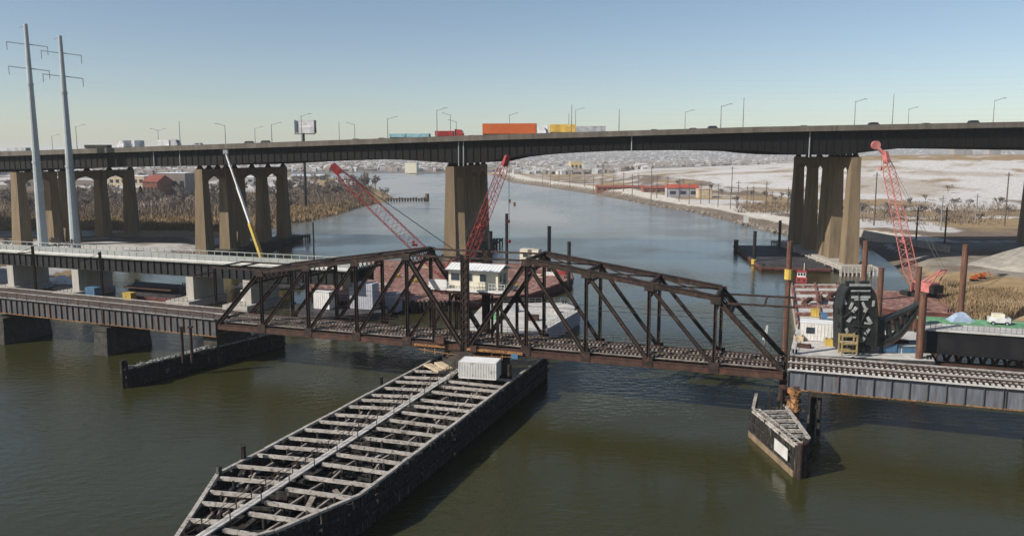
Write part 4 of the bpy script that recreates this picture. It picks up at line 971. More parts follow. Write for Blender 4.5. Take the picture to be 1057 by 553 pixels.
# yellow scaffold and blue compressor at its foot
ys = at_z(865, 364, 3.0); o = thing('scaffold', 'tan-yellow scaffold frame at the foot of the black arch segment', 'scaffold', ys)
for x in (0, 2.6):
    for y in (-1.6, -.2): MB().beam((x, y, 0), (x, y, 3.6), .22).build('post', 'scaffold_tan', o, world=False)
mb = MB()
for z in (.7, 2.0, 3.4):
    mb.box((1.3, -1.6, z), (2.9, .2, .3)); mb.box((1.3, -.2, z), (2.9, .2, .3))
mb.build('ledger', 'scaffold_tan', o, world=False); MB().box((1.3, -.9, 2.2), (2.5, 1.2, .1)).build('platform', 'container_tan', o, world=False)
bcp = at_z(912, 364, 2.4); o = thing('blue_machine', 'blue machinery skid lying under the curved arch rib', 'machine', bcp)
MB().box((1.0, .5, .9), (2.4, 1.8, 1.4)).build('housing', 'blue_paint', o, world=False); MB().box((4.6, .5, .5), (4.4, 1.6, .8)).build('skid', 'blue_paint', o, world=False); mb = MB(); mb.cyl((2.6, .2, 1.2), (7, .2, 1.2), .22, n=8); mb.cyl((2.6, .9, 1.3), (6.4, .9, 1.3), .16, n=8); mb.build('pipe', 'galvanised', o, world=False)
exec_later = []

# ================================================================ BARGES
def barge(name, label, corners, zt, hull_m, deck_m, group='work barges', zb=-1.0, rake=.8, tyres=0):
    cx = sum(p.x for p in corners)/len(corners); cy = sum(p.y for p in corners)/len(corners); o = thing(name, label, 'barge', (cx, cy, 0), 0, group); n = len(corners)
    ins = [(p.x+(cx-p.x)*.04, p.y+(cy-p.y)*.04) for p in corners]
    MB().loft([[(x, y, zb) for x, y in ins], [(p.x, p.y, .6) for p in corners], [(p.x, p.y, zt-.12) for p in corners]]).build('hull', hull_m, o)
    MB().prism([(p.x+(cx-p.x)*.006, p.y+(cy-p.y)*.006) for p in corners], zt-.12, zt).build('deck', deck_m, o)
    mb = MB()
    for i in range(n):
        p, q = Vector((corners[i].x, corners[i].y)), Vector((corners[(i+1) % n].x, corners[(i+1) % n].y)); mb.beam((*p, zt-.35), (*q, zt-.35), .3, .3)
    mb.build('rub_rail', hull_m, o)
    mb = MB()
    for i in range(n):
        p = lin(Vector((corners[i].x, corners[i].y)), Vector((cx, cy)), .07); mb.cyl((p.x-.3, p.y, zt), (p.x-.3, p.y, zt+.7), .18, n=8); mb.cyl((p.x+.3, p.y, zt), (p.x+.3, p.y, zt+.7), .18, n=8)
    mb.build('bollard', 'black_steel', o)
    if tyres:
        p, q = corners[0].xy, corners[1].xy; d_ = (q-p).normalized(); nn = Vector((d_.y, -d_.x))
        for i in range(tyres):
            c_ = lin(p, q, (i+.5)/tyres)+nn*.35; MB().cyl((*c_, -.4), (*c_, zt+.35), .32, n=7).build('fender_log', 'tyre_rubber', o)
    return o
bz = lambda x, y, z=2.4: at_z(x, y, z)
cb = barge('crane_barge', 'large red-decked crane barge moored behind the middle of the truss', [bz(330, 312), bz(474, 311), bz(548, 303), bz(592, 287), bz(590, 280), bz(560, 272), bz(380, 268), bz(318, 290)], 2.4, 'barge_hull', 'barge_red', tyres=34)
wb = barge('deck_barge', 'white-decked barge with railing seen through the right half of the truss', [bz(470, 345, 3.2), bz(564, 340, 3.2), bz(599, 320, 3.2), bz(585, 312, 3.2), bz(500, 313, 3.2)], 3.2, 'lilac_hull_shade', 'deck_white')  # hull colour carries the purple-grey shade of its right side
mb = MB(); pts = [bz(564, 340, 3.2), bz(599, 320, 3.2), bz(585, 312, 3.2), bz(520, 313, 3.2)]
for a_, c_ in zip(pts[:-1], pts[1:]):
    n = 10
    for i in range(n+1): p = a_+(c_-a_)*i/n; mb.beam((p.x, p.y, 3.2), (p.x, p.y, 4.4), .06)
    for z in (3.8, 4.35): mb.beam((a_.x, a_.y, z), (c_.x, c_.y, z), .05)
mb.build('railing', 'lamp_pole', wb)
fb = barge('flat_barge', 'low dark empty flat barge moored left of the right bank pier', [bz(786, 275, 1.5), bz(858, 277, 1.5), bz(845, 254, 1.5), bz(757, 253, 1.5)], 1.5, 'barge_hull', 'barge_dark')
rb_ = barge('frame_barge', 'rusty red barge with open deck frames right of the truss end', [bz(822, 338, 2.6), bz(875, 338, 2.6), bz(866, 293, 2.6), bz(816, 293, 2.6)], 2.6, 'pale_concrete', 'deck_white')
pA, pB, pC, pD = bz(822, 338, 2.62), bz(875, 338, 2.62), bz(866, 293, 2.62), bz(816, 293, 2.62)
for i in range(6):
    f = (i+.3)/6; a_, c_ = pA+(pD-pA)*f, pB+(pC-pB)*f; MB().beam((a_.x, a_.y, 3.0), (c_.x, c_.y, 3.0), .9, .7).build('deck_frame', 'barge_red', rb_)
for f in (0.02, .5, .97): a_, c_ = pA+(pB-pA)*f, pD+(pC-pD)*f; MB().beam((a_.x, a_.y, 2.85), (c_.x, c_.y, 2.85), .5, .5).build('side_beam', 'barge_red', rb_)
nb_ = barge('deck_barge', 'pale grey work barge below the black arch segment', [bz(815, 365), bz(965, 372), bz(950, 342), bz(822, 338.5)], 2.4, 'barge_dark', 'deck_white')
mb = MB(); pts = [bz(815, 365), bz(822, 338.5)]; n = 9
for i in range(n+1): p = pts[0]+(pts[1]-pts[0])*i/n; mb.beam((p.x+.3, p.y, 2.4), (p.x+.3, p.y, 3.6), .08)
for z in (3.0, 3.55): mb.beam((pts[0].x+.3, pts[0].y, z), (pts[1].x+.3, pts[1].y, z), .06)
mb.build('railing', 'white_paint', nb_)
pk = barge('crane_barge', 'rust-red barge carrying the pink crane behind the arch segment', [bz(862, 314, 2.2), bz(985, 323, 2.2), bz(975, 303, 2.2), bz(868, 297, 2.2)], 2.2, 'barge_hull', 'barge_red')
lb_ = barge('work_float', 'dark work float carrying boxes behind the left half of the truss', [bz(300, 330, 1.8), bz(400, 322, 1.8), bz(398, 308, 1.8), bz(300, 314, 1.8)], 1.8, 'barge_dark', 'barge_dark')

sf = barge('work_float', 'rusty float stacked with steel beams below the new bridge at left', [bz(128, 304, 1.4), bz(185, 308, 1.4), bz(192, 294, 1.4), bz(140, 290, 1.4)], 1.4, 'barge_hull', 'barge_dark')
for j in range(9): p = bz(140+(j%3)*16, 297+(j%3)*1.2, 1.4+.5*(j//3)); MB().box((p.x, p.y, 1.65+.5*(j//3)), (6-.4*(j//3), 2.6, .4), BRZ).build('beam_bundle', 'rust_chord', sf)
# cabins, boxes and clutter on the barges
def site_box(x, y, z, L_, W_, Hh, m, label, cat='container', rz=BRZ, win=False):
    p = at_z(x, y, z); o = thing('site_container' if cat == 'container' else cat.replace(' ', '_'), label, cat, p, rz)
    MB().box((0, W_/2, Hh/2+.05), (L_, W_, Hh)).build('body', m, o, world=False)
    mb = MB(); k = max(3, int(L_/.6))
    for i in range(k+1): mb.box((-L_/2+L_*i/k, -.02, Hh/2+.05), (.1, .08, Hh*.92))
    for i in range(4): mb.box((L_/2+.02, W_*i/3, Hh/2+.05), (.08, .1, Hh*.92))
    mb.build('ribs', m, o, world=False); MB().box((0, W_/2, Hh+.1), (L_+.16, W_+.16, .1)).build('roof', 'roof_metal' if m in ('white_paint', 'container_grey') else m, o, world=False)
    if win: MB().box((-L_*.2, -.06, Hh*.6), (L_*.25, .06, Hh*.35)).build('window', 'window_glass', o, world=False)
    return o
site_box(332, 319, 1.85, 4.2, 3.2, 4.0, 'white_paint', 'white site box seen through the second panel of the left truss arm')
site_box(373, 319, 1.85, 6.0, 3.0, 6.0, 'container_grey', 'tall grey double container seen through the left truss arm')
site_box(404, 322, .4, 3.2, 2.6, 4.4, 'lilac_hull_shade', 'grey-blue container right of the tall grey double container')
site_box(360, 303, 2.45, 3.4, 3, 3.2, 'container_tan', 'tan box on the red barge behind the grey containers')
site_box(546, 271, 2.45, 6.4, 3.2, 4.2, 'cream_wall', 'cream deckhouse on the red crane barge right of the cabin', win=True)
site_box(843, 352, 2.45, 6.2, 3.6, 3.4, 'white_paint', 'white deck office on the work barge left of the black arch segment', win=True)
site_box(850, 331, 2.65, 1.4, 1.2, 1.5, 'blue_paint', 'small blue generator box behind the white deck office', 'generator')
site_box(841, 327, 2.65, 1.6, 1.2, 1.6, 'yellow_paint', 'small yellow machine box left of the blue generator', 'machine box')
p = at_z(827, 292, 2.62); o = thing('tug_cabin', 'red and white tug wheelhouse at the far end of the rusty barge', 'tug cabin', p, BRZ)
MB().box((0, 1.1, .8), (2.9, 2.4, 1.6)).build('lower_house', 'rail_red', o, world=False); MB().box((0, 1.1, 2.3), (2.3, 1.9, 1.4)).build('wheelhouse', 'white_paint', o, world=False); MB().box((0, 1.1, 3.1), (2.7, 2.3, .2)).build('roof', 'rail_red', o, world=False)
for dx in (-.72, 0, .72): MB().box((dx, .12, 2.4), (.5, .06, .7)).build('window', 'window_glass', o, world=False)
for dx in (-.7, .7): MB().box((dx, -.12, .8), (.6, .06, .8)).build('porthole', 'window_glass', o, world=False)
MB().cyl((.6, 1.6, 3.2), (.6, 1.6, 5.4), .08, n=6).build('mast', 'white_paint', o, world=False)
site_box(93, 305, 2.2, 3.0, 2.0, 1.9, 'blue_paint', 'small blue box on the bank right of the second pylon foot', 'machine box')
site_box(131, 310, .6, 2.6, 1.8, 1.8, 'yellow_paint', 'small yellow machine between the old and new bridges at left', 'machine box')
site_box(947, 305, 2.25, 3.0, 2.6, 2.2, 'crane_pink', 'pink winch house at the foot of the pink crane', 'winch house')
site_box(252, 314, 1.0, 1.6, 1.6, 3.4, 'white_paint', 'narrow white box standing behind the truss end post at left', 'machine box')
# small loads on the red barge
ld = random.Random(8); lcol = ['yellow_paint', 'deck_white', 'barge_red', 'container_tan', 'white_paint', 'crane_red']
spots = [(430, 291), (444, 298), (458, 303), (470, 300), (486, 303), (500, 299), (410, 286), (396, 296), (420, 304), (556, 286), (568, 284), (580, 283), (530, 296), (350, 284), (378, 278), (440, 276), (515, 303)]
spot_txt = ['left of the cabin sign board', 'just below the cabin sign board', 'below the left corner of the cabin', 'under the cabin', 'under the right part of the cabin', 'right of the cabin legs', 'through the third left truss panel', 'behind the grey containers', 'near edge behind the peak post', 'in the right truss peak', 'second from the right tip', 'at the right tip', 'behind the right main diagonal', 'at the far left end', 'far side behind the left top chord', 'at the foot of the leaning red boom', 'near edge behind the white deck barge']
for i, (x, y) in enumerate(spots):
    p = at_z(x, y, 2.42); m = lcol[i % 6]; L_ = ld.uniform(1.6, 4.5); o = thing('deck_load', 'x', 'deck load', p, ld.uniform(-.6, .3), 'loads on the red crane barge')
    cname = {'yellow_paint': 'yellow', 'deck_white': 'off-white', 'barge_red': 'rust-red', 'container_tan': 'tan', 'white_paint': 'white', 'crane_red': 'bright red'}[m]
    o['label'] = 'low %s load on the red barge, %s' % (cname, spot_txt[i])
    for j in range(3): MB().box((ld.uniform(-.2, .2), ld.uniform(-.2, .2), .15+j*.32), (L_*(1-.1*j), 1.4, .28)).build('bundle', m, o, world=False)

for x, y, L_, m, lb in ((512, 330, 2.2, 'green_deck', 'green box on the white-decked barge, leftmost'), (531, 322, 1.6, 'container_grey', 'grey crate on the white-decked barge near its far side'), (549, 331, 2.6, 'rust_chord', 'rusty bundle on the white-decked barge near its railing'), (571, 323, 1.4, 'deck_white', 'small off-white crate at the right corner of the white-decked barge')):
    p = at_z(x, y, 3.22); o = thing('deck_crate', lb, 'crate', p, BRZ+.1, 'crates on the white-decked barge'); MB().box((0, .6, .55), (L_, 1.2, 1.1)).build('body', m, o, world=False); MB().box((0, .6, 1.14), (L_+.15, 1.35, .1)).build('lid', m, o, world=False)
for x, y, L_, H__, m, lb in ((824, 352, 1.8, 1.0, 'container_tan', 'tan crate on the pale work barge at its left railing'), (829, 359, 2.4, .6, 'rust_chord', 'rusty plate stack at the near left corner of the pale work barge'), (856, 357, 1.5, 1.3, 'yellow_paint', 'yellow crate left of the tan-yellow scaffold'), (863, 346, 1.3, 2.0, 'container_grey', 'grey cabinet between the white deck office and the black segment'), (919, 352, 3.6, 1.0, 'black_steel', 'black beam stack under the curved rib, left one'), (934, 356, 4.2, .8, 'rust_chord', 'rusty beam stack under the curved rib, right one'), (944, 362, 2.0, 1.6, 'container_grey', 'grey box beside the near brown pile'), (926, 364, 1.6, .9, 'deck_white', 'off-white crate right of the blue machinery')):
    p = at_z(x, y, 2.42); o = thing('deck_crate', lb, 'crate', p, BRZ+rnd.uniform(-.3, .3), 'crates on the pale work barge'); MB().box((0, .6, H__/2), (L_, 1.2, H__)).build('body', m, o, world=False)
    for dx in (-.35, .35): MB().box((dx*L_, .6, H__+.06), (.14, 1.3, .1)).build('strap', 'cable', o, world=False)
for x, y, lb in ((833, 312, 'left'), (846, 309, 'middle'), (858, 306, 'right')):
    p = at_z(x, y, 3.4); o = thing('pipe_bundle', f'{lb} one of three rusty pipe bundles on the rusty open-frame barge', 'pipes', (p.x, p.y, 3.38), 1.2+rnd.uniform(-.2, .2), 'pipe bundles on the open-frame barge')
    for j, (dy, dz) in enumerate(((-.5, .22), (0, .22), (.5, .22), (-.25, .62), (.25, .62))): MB().cyl((-3.4, dy, dz), (3.4, dy, dz), .22, n=8).build('pipe', 'pile_rust', o, world=False)
# ================================================================ CRANES
def lattice(mb, p0, p1, w0, w1, n, t=.16, up=(0, 0, 1), taper=.12):
    p0, p1 = Vector(p0), Vector(p1); d = (p1-p0); L_ = d.length; d /= L_; x = d.cross(Vector((0, 0, 1))).normalized(); y = x.cross(d)
    def wd_(f):
        w = w0+(w1-w0)*f
        if f < taper: w *= .35+.65*f/taper
        if f > 1-taper: w *= .35+.65*(1-f)/taper
        return w/2
    cor = lambda f, i: p0+d*L_*f+x*wd_(f)*(1 if i in (1, 2) else -1)+y*wd_(f)*(1 if i in (2, 3) else -1)
    for i in range(4):
        for k in range(n): mb.beam(cor(k/n, i), cor((k+1)/n, i), t, t)
        j = (i+1) % 4
        for k in range(n):
            if k % 2: mb.beam(cor(k/n, i), cor((k+1)/n, j), t*.55)
            else: mb.beam(cor(k/n, j), cor((k+1)/n, i), t*.55)
    return mb
def crane(name, label, base, foot_px, tip_px, Yf, Yt, m, n, w, jib=None, hook=None, gantry=(3.2, 6.2)):
    """crawler crane: base z, boom foot and tip pixels with their distances"""
    f, t = at_y(*foot_px, Yf), at_y(*tip_px, Yt); hd = (t-f); hd.z = 0; hd.normalize(); rz = math.atan2(hd.y, hd.x)
    o = thing(name, label, 'crane', (f.x-hd.x*1.5, f.y-hd.y*1.5, base), rz, 'lattice cranes')
    inv = XF[o.name]; F, T = inv @ f, inv @ t; Lc = lambda nm, mb, mm, p=None: mb.build(nm, mm, p or o, world=False)
    bo = Lc('boom', lattice(MB(), F, T, w, w*.85, n), m)
    dn = (T-F).normalized(); Lc('boom_head', MB().beam(T-dn*2.2, T+dn*.8, w*.42, w*.6).cyl((T.x+.2, -.5, T.z+.3), (T.x+.2, .5, T.z+.3), .75, n=12, up=(0, 0, 1)), m, bo)
    for y in (-2.0, 2.0):
        tr_ = Lc('crawler_track', MB().loft([[(x, y-.55, z) for x, z in ((-3.6, .5), (-3.1, 0), (3.1, 0), (3.6, .5), (3.1, 1.1), (-3.1, 1.1))], [(x, y+.55, z) for x, z in ((-3.6, .5), (-3.1, 0), (3.1, 0), (3.6, .5), (3.1, 1.1), (-3.1, 1.1))]]), 'tyre_rubber')
    Lc('turntable', MB().cyl((0, 0, .8), (0, 0, 1.5), 1.3, n=16), 'black_steel')
    Lc('machinery_house', MB().box((-2.2, 0, 2.7), (5.6, 3.0, 2.3)), m); Lc('counterweight', MB().box((-5.4, 0, 2.5), (1.3, 3.4, 1.9)), 'black_steel')
    cb_ = Lc('cab', MB().box((1.4, -1.3, 2.5), (1.7, 1.2, 2.0)), m); Lc('cab_window', MB().box((1.65, -1.3, 2.9), (1.4, 1.26, .9)), 'window_glass', cb_)
    gx, gz_ = gantry; G = Vector((-gx, 0, gz_))
    mb = MB()
    for y in (-1.1, 1.1): mb.beam((-1.5, y, 3.6), (G.x, y, G.z), .28); mb.beam((-4.6, y, 3.6), (G.x, y, G.z), .22)
    mb.beam((G.x, -1.2, G.z), (G.x, 1.2, G.z), .3); Lc('gantry', mb, m)
    mb = MB()
    for y in (-.7, .7):
        mb.cyl((G.x, y, G.z), (T.x, y*.5, T.z+.4), .055, n=4)
    Lc('pendant_line', mb, 'cable')
    if hook:
        for i, (dx, dz) in enumerate(hook):
            Lc('hoist_line', MB().cyl((T.x+dx, .3*i-.2, T.z), (T.x+dx, .3*i-.2, T.z-dz), .05, n=4), 'cable')
            hk = Lc('hook_block', MB().loft([[(T.x+dx-.3, -.2, T.z-dz-.9), (T.x+dx+.3, -.2, T.z-dz-.9), (T.x+dx+.3, .2, T.z-dz-.9), (T.x+dx-.3, .2, T.z-dz-.9)], [(T.x+dx-.45, -.25, T.z-dz), (T.x+dx+.45, -.25, T.z-dz), (T.x+dx+.45, .25, T.z-dz), (T.x+dx-.45, .25, T.z-dz)]]), m)
    Lc('boom_platform', MB().box((F+(T-F)*.33)[:], (1.6, 1.4, .5)).box((F+(T-F)*.33+Vector((.3, 0, .8)))[:], (.6, .6, .8)), m, bo)
    return o
crane('lattice_crane', 'red lattice crane with long boom leaning to the left behind the truss', 2.45, (468, 291), (345, 173), 222, 220, 'crane_red', 30, 3.3, hook=None)
crane('lattice_crane', 'red lattice crane with steep boom behind the operator cabin', 2.45, (482, 270), (523, 164), 232, 240, 'crane_red', 26, 2.6, hook=((.6, 18), (1.0, 24)))
crane('lattice_crane', 'faded pink lattice crane with steep boom at the right behind the arch steel', 2.25, (943, 294), (914, 160), 205, 216, 'crane_pink', 28, 2.4, hook=((1.4, 3.2),), gantry=(7, 7.5))
# short jib on the pink crane
j0, j1 = at_y(916, 163, 216), at_y(904, 150, 216.5); o = thing('crane_jib', 'short pink jib with round sheave at the tip of the pink crane', 'crane jib', j0)
MB().beam(j0, j1, .9, .7).build('jib_arm', 'crane_pink', o); MB().cyl(j1-Vector((0, .5, 0)), j1+Vector((0, .5, 0)), 1.15, n=14).build('sheave', 'crane_pink', o)
# telescopic crane behind the new bridge
f, t = at_y(271, 268, 232), at_y(233, 158, 240); tc = thing('telescopic_crane', 'telescopic crane with white and yellow boom left of the river', 'crane', (f.x+1.5, f.y, 0.8), math.pi)
dd = t-f
for a_, c_, w_, m in ((0, .34, 1.0, 'yellow_paint'), (.32, .68, .66, 'white_paint'), (.66, 1.0, .46, 'white_paint')): MB().beam(f+dd*a_-(dd*.05 if a_ == 0 else dd*0), f+dd*c_, w_, w_).build('boom_section', m, tc)
MB().box((t.x, t.y, t.z+.3), (1.3, .9, 1.2)).build('boom_head', 'galvanised', tc); MB().cyl((t.x-.2, t.y-.5, t.z), (t.x-.2, t.y-.5, t.z-14), .05, n=4).build('hoist_line', 'cable', tc)
MB().box((f.x+2.5, f.y, 2.2), (10, 2.7, 1.2)).build('carrier', 'yellow_paint', tc); MB().box((f.x+2.2, f.y, 4.0), (4.4, 2.6, 2.2)).build('upper_body', 'yellow_paint', tc)
MB().beam((f.x, f.y, 5), f, 1.4, 1.4).build('boom_pivot', 'yellow_paint', tc)
for i in range(4):
    for y in (-1.2, 1.2): MB().cyl((f.x-1.5+i*2.6, f.y+y-.2, 1.55), (f.x-1.5+i*2.6, f.y+y+.2, 1.55), .75, n=12).build('wheel', 'tyre_rubber', tc)
fl = barge('crane_barge', 'dark float hidden behind the new bridge carrying the telescopic crane', [Vector((f.x-7, f.y-5, 0)), Vector((f.x+12, f.y-5, 0)), Vector((f.x+12, f.y+6, 0)), Vector((f.x-7, f.y+6, 0))], .8, 'barge_dark', 'barge_dark')

# ================================================================ STEEL PILES
def pile(x, yt, Y, zb, r, m, label, collar=None, group='steel piles'):
    t = at_y(x, yt, Y); o = thing('steel_pile', label, 'pile', (t.x, t.y, zb), 0, group)
    MB().cyl((0, 0, 0), (0, 0, t.z-zb), r, n=12).build('shaft', m, o, world=False, smooth=False); MB().cyl((0, 0, t.z-zb), (0, 0, t.z-zb+.15), r*1.12, n=12).build('cap_ring', m, o, world=False)
    if collar: c_ = at_y(x, collar, Y).z-zb; MB().cyl((0, 0, c_-.9), (0, 0, c_+.9), r*1.5, n=10).build('collar', 'yellow_paint', o, world=False)
for a_ in ((815.5, 250, 141, -2, .48, 'pile_rust', 'tall rusty steel pile with yellow collar at the right end of the truss', 283), (894, 249, 196, -2, .62, 'pile_rust', 'sunlit rusty steel pile rising behind the black arch segment'), (910, 277, 178, -2, .6, 'pile_rust', 'dark rusty steel pile right of the black arch segment'), (949, 276, 172, -2, .55, 'pile_rust', 'dark brown steel pile in front of the pink crane boom'), (953.5, 303, 139, -2, .62, 'pile_rust', 'near brown steel pile at the tip of the curved rib'), (997, 253, 172, -2, .62, 'pile_rust', 'tall orange-rust steel pile behind the green deck at right'),
           (805.5, 228, 318, -2, .55, 'black_steel', 'thin black mooring pile at the far side of the flat barge'), (779.5, 239, 278, -2, .6, 'black_steel', 'black mooring pile with yellow collar at the near corner of the flat barge', 270), (760, 248, 318, -2, .9, 'black_steel', 'short black mooring post at the left corner of the flat barge'),
           (523, 221, 262, -2, .5, 'black_steel', 'dark mooring pile right of the middle viaduct pier'), (567, 234, 244, -2, .55, 'black_steel', 'dark mooring pile at the far end of the red crane barge'), (587.5, 250, 226, -2, .5, 'black_steel', 'short dark mooring pile at the right tip of the red barge'), (506, 239, 250, -2, .7, 'black_steel', 'dark spud pile beside the steep red crane'), (323, 230, 208, -2, .2, 'black_steel', 'thin dark pole rising behind the left truss arm'), (526, 206, 640, -1, .9, 'pile_rust', 'left reddish channel marker pile in the river beyond the viaduct'), (531, 209, 600, -1, .9, 'pile_rust', 'right reddish channel marker pile in the river beyond the viaduct')):
    pile(*a_)

# ================================================================ POWER PYLONS AND WIRES
tipsL = []
def pylon(xb, xt, yt, Y, arms, label):
    tp = at_y(xt, yt, Y); b0 = at_y(xb, 255, Y); X = (tp.x+b0.x)/2; o = thing('power_pylon', label, 'power pylon', (X, Y, 1.0), 0, 'steel monopole pylons')
    H_ = tp.z-1; MB().cyl((0, 0, 0), (0, 0, H_*.42), 1.75, 1.3, n=14).build('lower_shaft', 'galvanised', o, world=False, smooth=False); MB().cyl((0, 0, H_*.42), (0, 0, H_*.75), 1.25, .95, n=14).build('middle_shaft', 'galvanised', o, world=False); MB().cyl((0, 0, H_*.75), (0, 0, H_), .9, .62, n=12).build('upper_shaft', 'galvanised', o, world=False)
    MB().cyl((0, 0, H_*.42-.4), (0, 0, H_*.42+.4), 1.48, n=14).build('flange', 'galvanised', o, world=False); MB().cyl((0, 0, H_*.75-.3), (0, 0, H_*.75+.3), 1.1, n=14).build('flange', 'galvanised', o, world=False)
    tips = []
    for ya in arms:
        z = at_y(xt, ya, Y).z-1
        for s_ in (-1, 1):
            a = MB().beam((s_*.5, 0, z-.3), (s_*6.4, s_*1.2, z-1.0+(1.4 if s_ < 0 else 0)), .35, .35); a.build('cross_arm', 'galvanised', o, world=False)
            e = (s_*6.3, s_*1.2, z-1.2+(1.4 if s_ < 0 else 0)); MB().cyl(e, (e[0], e[1], e[2]-2.6), .14, n=6).build('insulator', 'lamp_pole', o, world=False); tips.append(Vector((X+e[0], Y+e[1], 1+e[2]-2.6)))
    mb = MB().beam((-2.2, 0, H_-1.2), (0, 0, H_-.4), .2, .2); mb.build('peak_arm', 'galvanised', o, world=False); tips.append(Vector((X, Y, 1+H_)))
    return tips
t1 = pylon(46, 25, 25, 288, (45, 70), 'left one of two tall grey monopole power pylons at the left'); t2 = pylon(79, 61, 37, 290, (54, 78), 'right one of two tall grey monopole power pylons at the left')
wi = 0
wl_names = ['upper left arm', 'upper right arm', 'lower left arm', 'lower right arm', 'peak']
for nm, tips, ends in (('left', t1, (420, 330)), ('right', t2, (420, 330))):
    for i, p in enumerate(tips):
        q = Vector((430+i*6, 150+i*7+(10 if nm == 'left' else 30), p.z+4)); mb = MB(); n = 40; sag = 17
        pts = [p+(q-p)*k/n-Vector((0, 0, sag*4*(k/n)*(1-k/n))) for k in range(n+1)]
        for a_, c_ in zip(pts[:-1], pts[1:]): mb.cyl(a_, c_, .009, n=3)
        q2 = p+Vector((-260, 40+i*3, -3)); pts = [p+(q2-p)*k/12-Vector((0, 0, 8*4*(k/12)*(1-k/12))) for k in range(13)]
        for a_, c_ in zip(pts[:-1], pts[1:]): mb.cyl(a_, c_, .009, n=3)
        tag(mb.build('power_line', 'wire_pale'), f'thin power line hung from the {wl_names[i]} of the {nm} pylon', 'power line', 'power lines')

# billboard
bp_ = at_z(316, 216, 2); o = thing('billboard', 'billboard on a tall single post rising behind the viaduct', 'billboard', (*bp_.xy, 1.5)); Yb = bp_.y
zt, zb_ = at_y(316, 124, Yb).z, at_y(316, 137.5, Yb).z; wdt = 21*Yb/FPX
MB().cyl((0, 0, 0), (0, 0, zb_-1.5+2), .9, .8, n=12).build('post', 'black_steel', o, world=False)
for s_, m in ((-1, 'billboard_face'), (1, 'billboard_dark')):
    a_ = MB().add([(-wdt*.42, -.0, zb_-1.5), (wdt*.58, -3.2 if s_ < 0 else 3.2, zb_-1.5), (wdt*.58, -3.2 if s_ < 0 else 3.2, zt-1.5), (-wdt*.42, 0, zt-1.5), (-wdt*.42, .4*-s_, zb_-1.5), (wdt*.58, (-2.7 if s_ < 0 else 2.7), zb_-1.5), (wdt*.58, (-2.7 if s_ < 0 else 2.7), zt-1.5), (-wdt*.42, .4*-s_, zt-1.5)], [(0, 1, 2, 3), (7, 6, 5, 4), (0, 3, 7, 4), (1, 5, 6, 2), (3, 2, 6, 7), (0, 4, 5, 1)]); a_.build('panel', m, o, world=False)
MB().box((wdt*.1, -1.6, zb_-2.1), (wdt*1.0, 1.2, .5)).build('catwalk', 'rust_chord', o, world=False)
mb = MB(); MB().box((-wdt*.34, -.9, (zt+zb_)/2-1.5), (wdt*.12, .3, (zt-zb_)*.9)).build('side_stripe', 'billboard_dark', o, world=False)
for r0, f0 in ((.66, .75), (.42, .6)): MB().add([(-wdt*.15, -.93-.0, zb_-1.5+(zt-zb_)*r0), (-wdt*.15+wdt*f0, -3.0, zb_-1.5+(zt-zb_)*r0), (-wdt*.15+wdt*f0, -3.0, zb_-1.5+(zt-zb_)*(r0+.14)), (-wdt*.15, -.93, zb_-1.5+(zt-zb_)*(r0+.14)), (-wdt*.15, -.6, zb_-1.5+(zt-zb_)*r0)], [(0, 1, 2, 3)]).build('print_band', 'white_paint', o, world=False)

# ================================================================ BUILDINGS
def building(x0, x1, yb, yt, z, depth, wall_m, roof_m, label, gable=False, win=0, rz=0., name='building'):
    a, c = at_z(x0, yb, z), at_z(x1, yb, z); Y = (a.y+c.y)/2; a = at_y(x0, yb, Y); c = at_y(x1, yb, Y); h = at_y(x0, yt, Y).z-z; W = (c-a).length
    o = thing(name, label, 'building', ((a.x+c.x)/2, Y, z), rz)
    hw = h*.72 if gable else h
    MB().box((0, depth/2, hw/2-1), (W, depth, hw+2)).build('wall', wall_m, o, world=False)
    if gable: MB().loft([[(-W/2-.5, -.6, hw), (-W/2-.5, depth+.6, hw), (-W/2-.5, depth/2, h)], [(W/2+.5, -.6, hw), (W/2+.5, depth+.6, hw), (W/2+.5, depth/2, h)]]).build('roof', roof_m, o, world=False)
    else: MB().box((0, depth/2, h+.2), (W+.6, depth+.6, .4)).build('roof', roof_m, o, world=False)
    for i in range(win): MB().box((-W/2+W*(i+.5)/win, -.08, hw*.5), (W/win*.55, .2, hw*.35)).build('window', 'window_glass', o, world=False)
    return o
building(616, 664, 197.5, 191.5, 3, 14, 'brick', 'roof_red', 'long low dark red shed roof on the right bank', True, 9)
building(664, 689, 200.5, 192, 3, 12, 'brick', 'roof_red', 'short dark red shed joining the long shed on the right bank', True, 4)
building(689, 721, 203.5, 190.5, 3, 12, 'lilac_hull_shade', 'roof_bright', 'open shed with bright red roof and grey-blue side on the right bank', True, 3)
building(721, 735, 204.5, 195.5, 3, 10, 'container_tan', 'container_tan', 'tan box shed right of the bright red roof', False, 0)
building(589, 601, 177, 167, 5, 40, 'town_yellow', 'town_pale', 'mustard yellow block in the far town', False, 3)
building(571, 590, 177.5, 172, 5, 40, 'town_pale', 'town_pale', 'white low block left of the mustard block in the far town')
building(602, 616, 174.5, 169, 5, 60, 'town_pale', 'town_pale', 'white block right of the mustard block in the far town')
building(418, 430, 177.5, 168, 4, 40, 'cream_wall', 'town_pale', 'cream block on the far shore beside the bridge soffit')
building(148, 163, 205, 181, 2, 30, 'brick', 'roof_red', 'red brick house between the left viaduct piers', True, 4)
building(100, 149, 192, 182, 2, 30, 'container_tan', 'snow', 'long tan warehouse with snowy roof behind the left piers', False, 8)
building(163, 192, 203, 179, 2, 24, 'town_brown', 'snow', 'brown building with snowy roof behind the left viaduct pier', False, 4)
building(20, 60, 196, 184, 2, 30, 'town_brown', 'snow', 'brown warehouse with snowy roof behind the left edge piers', False, 6)
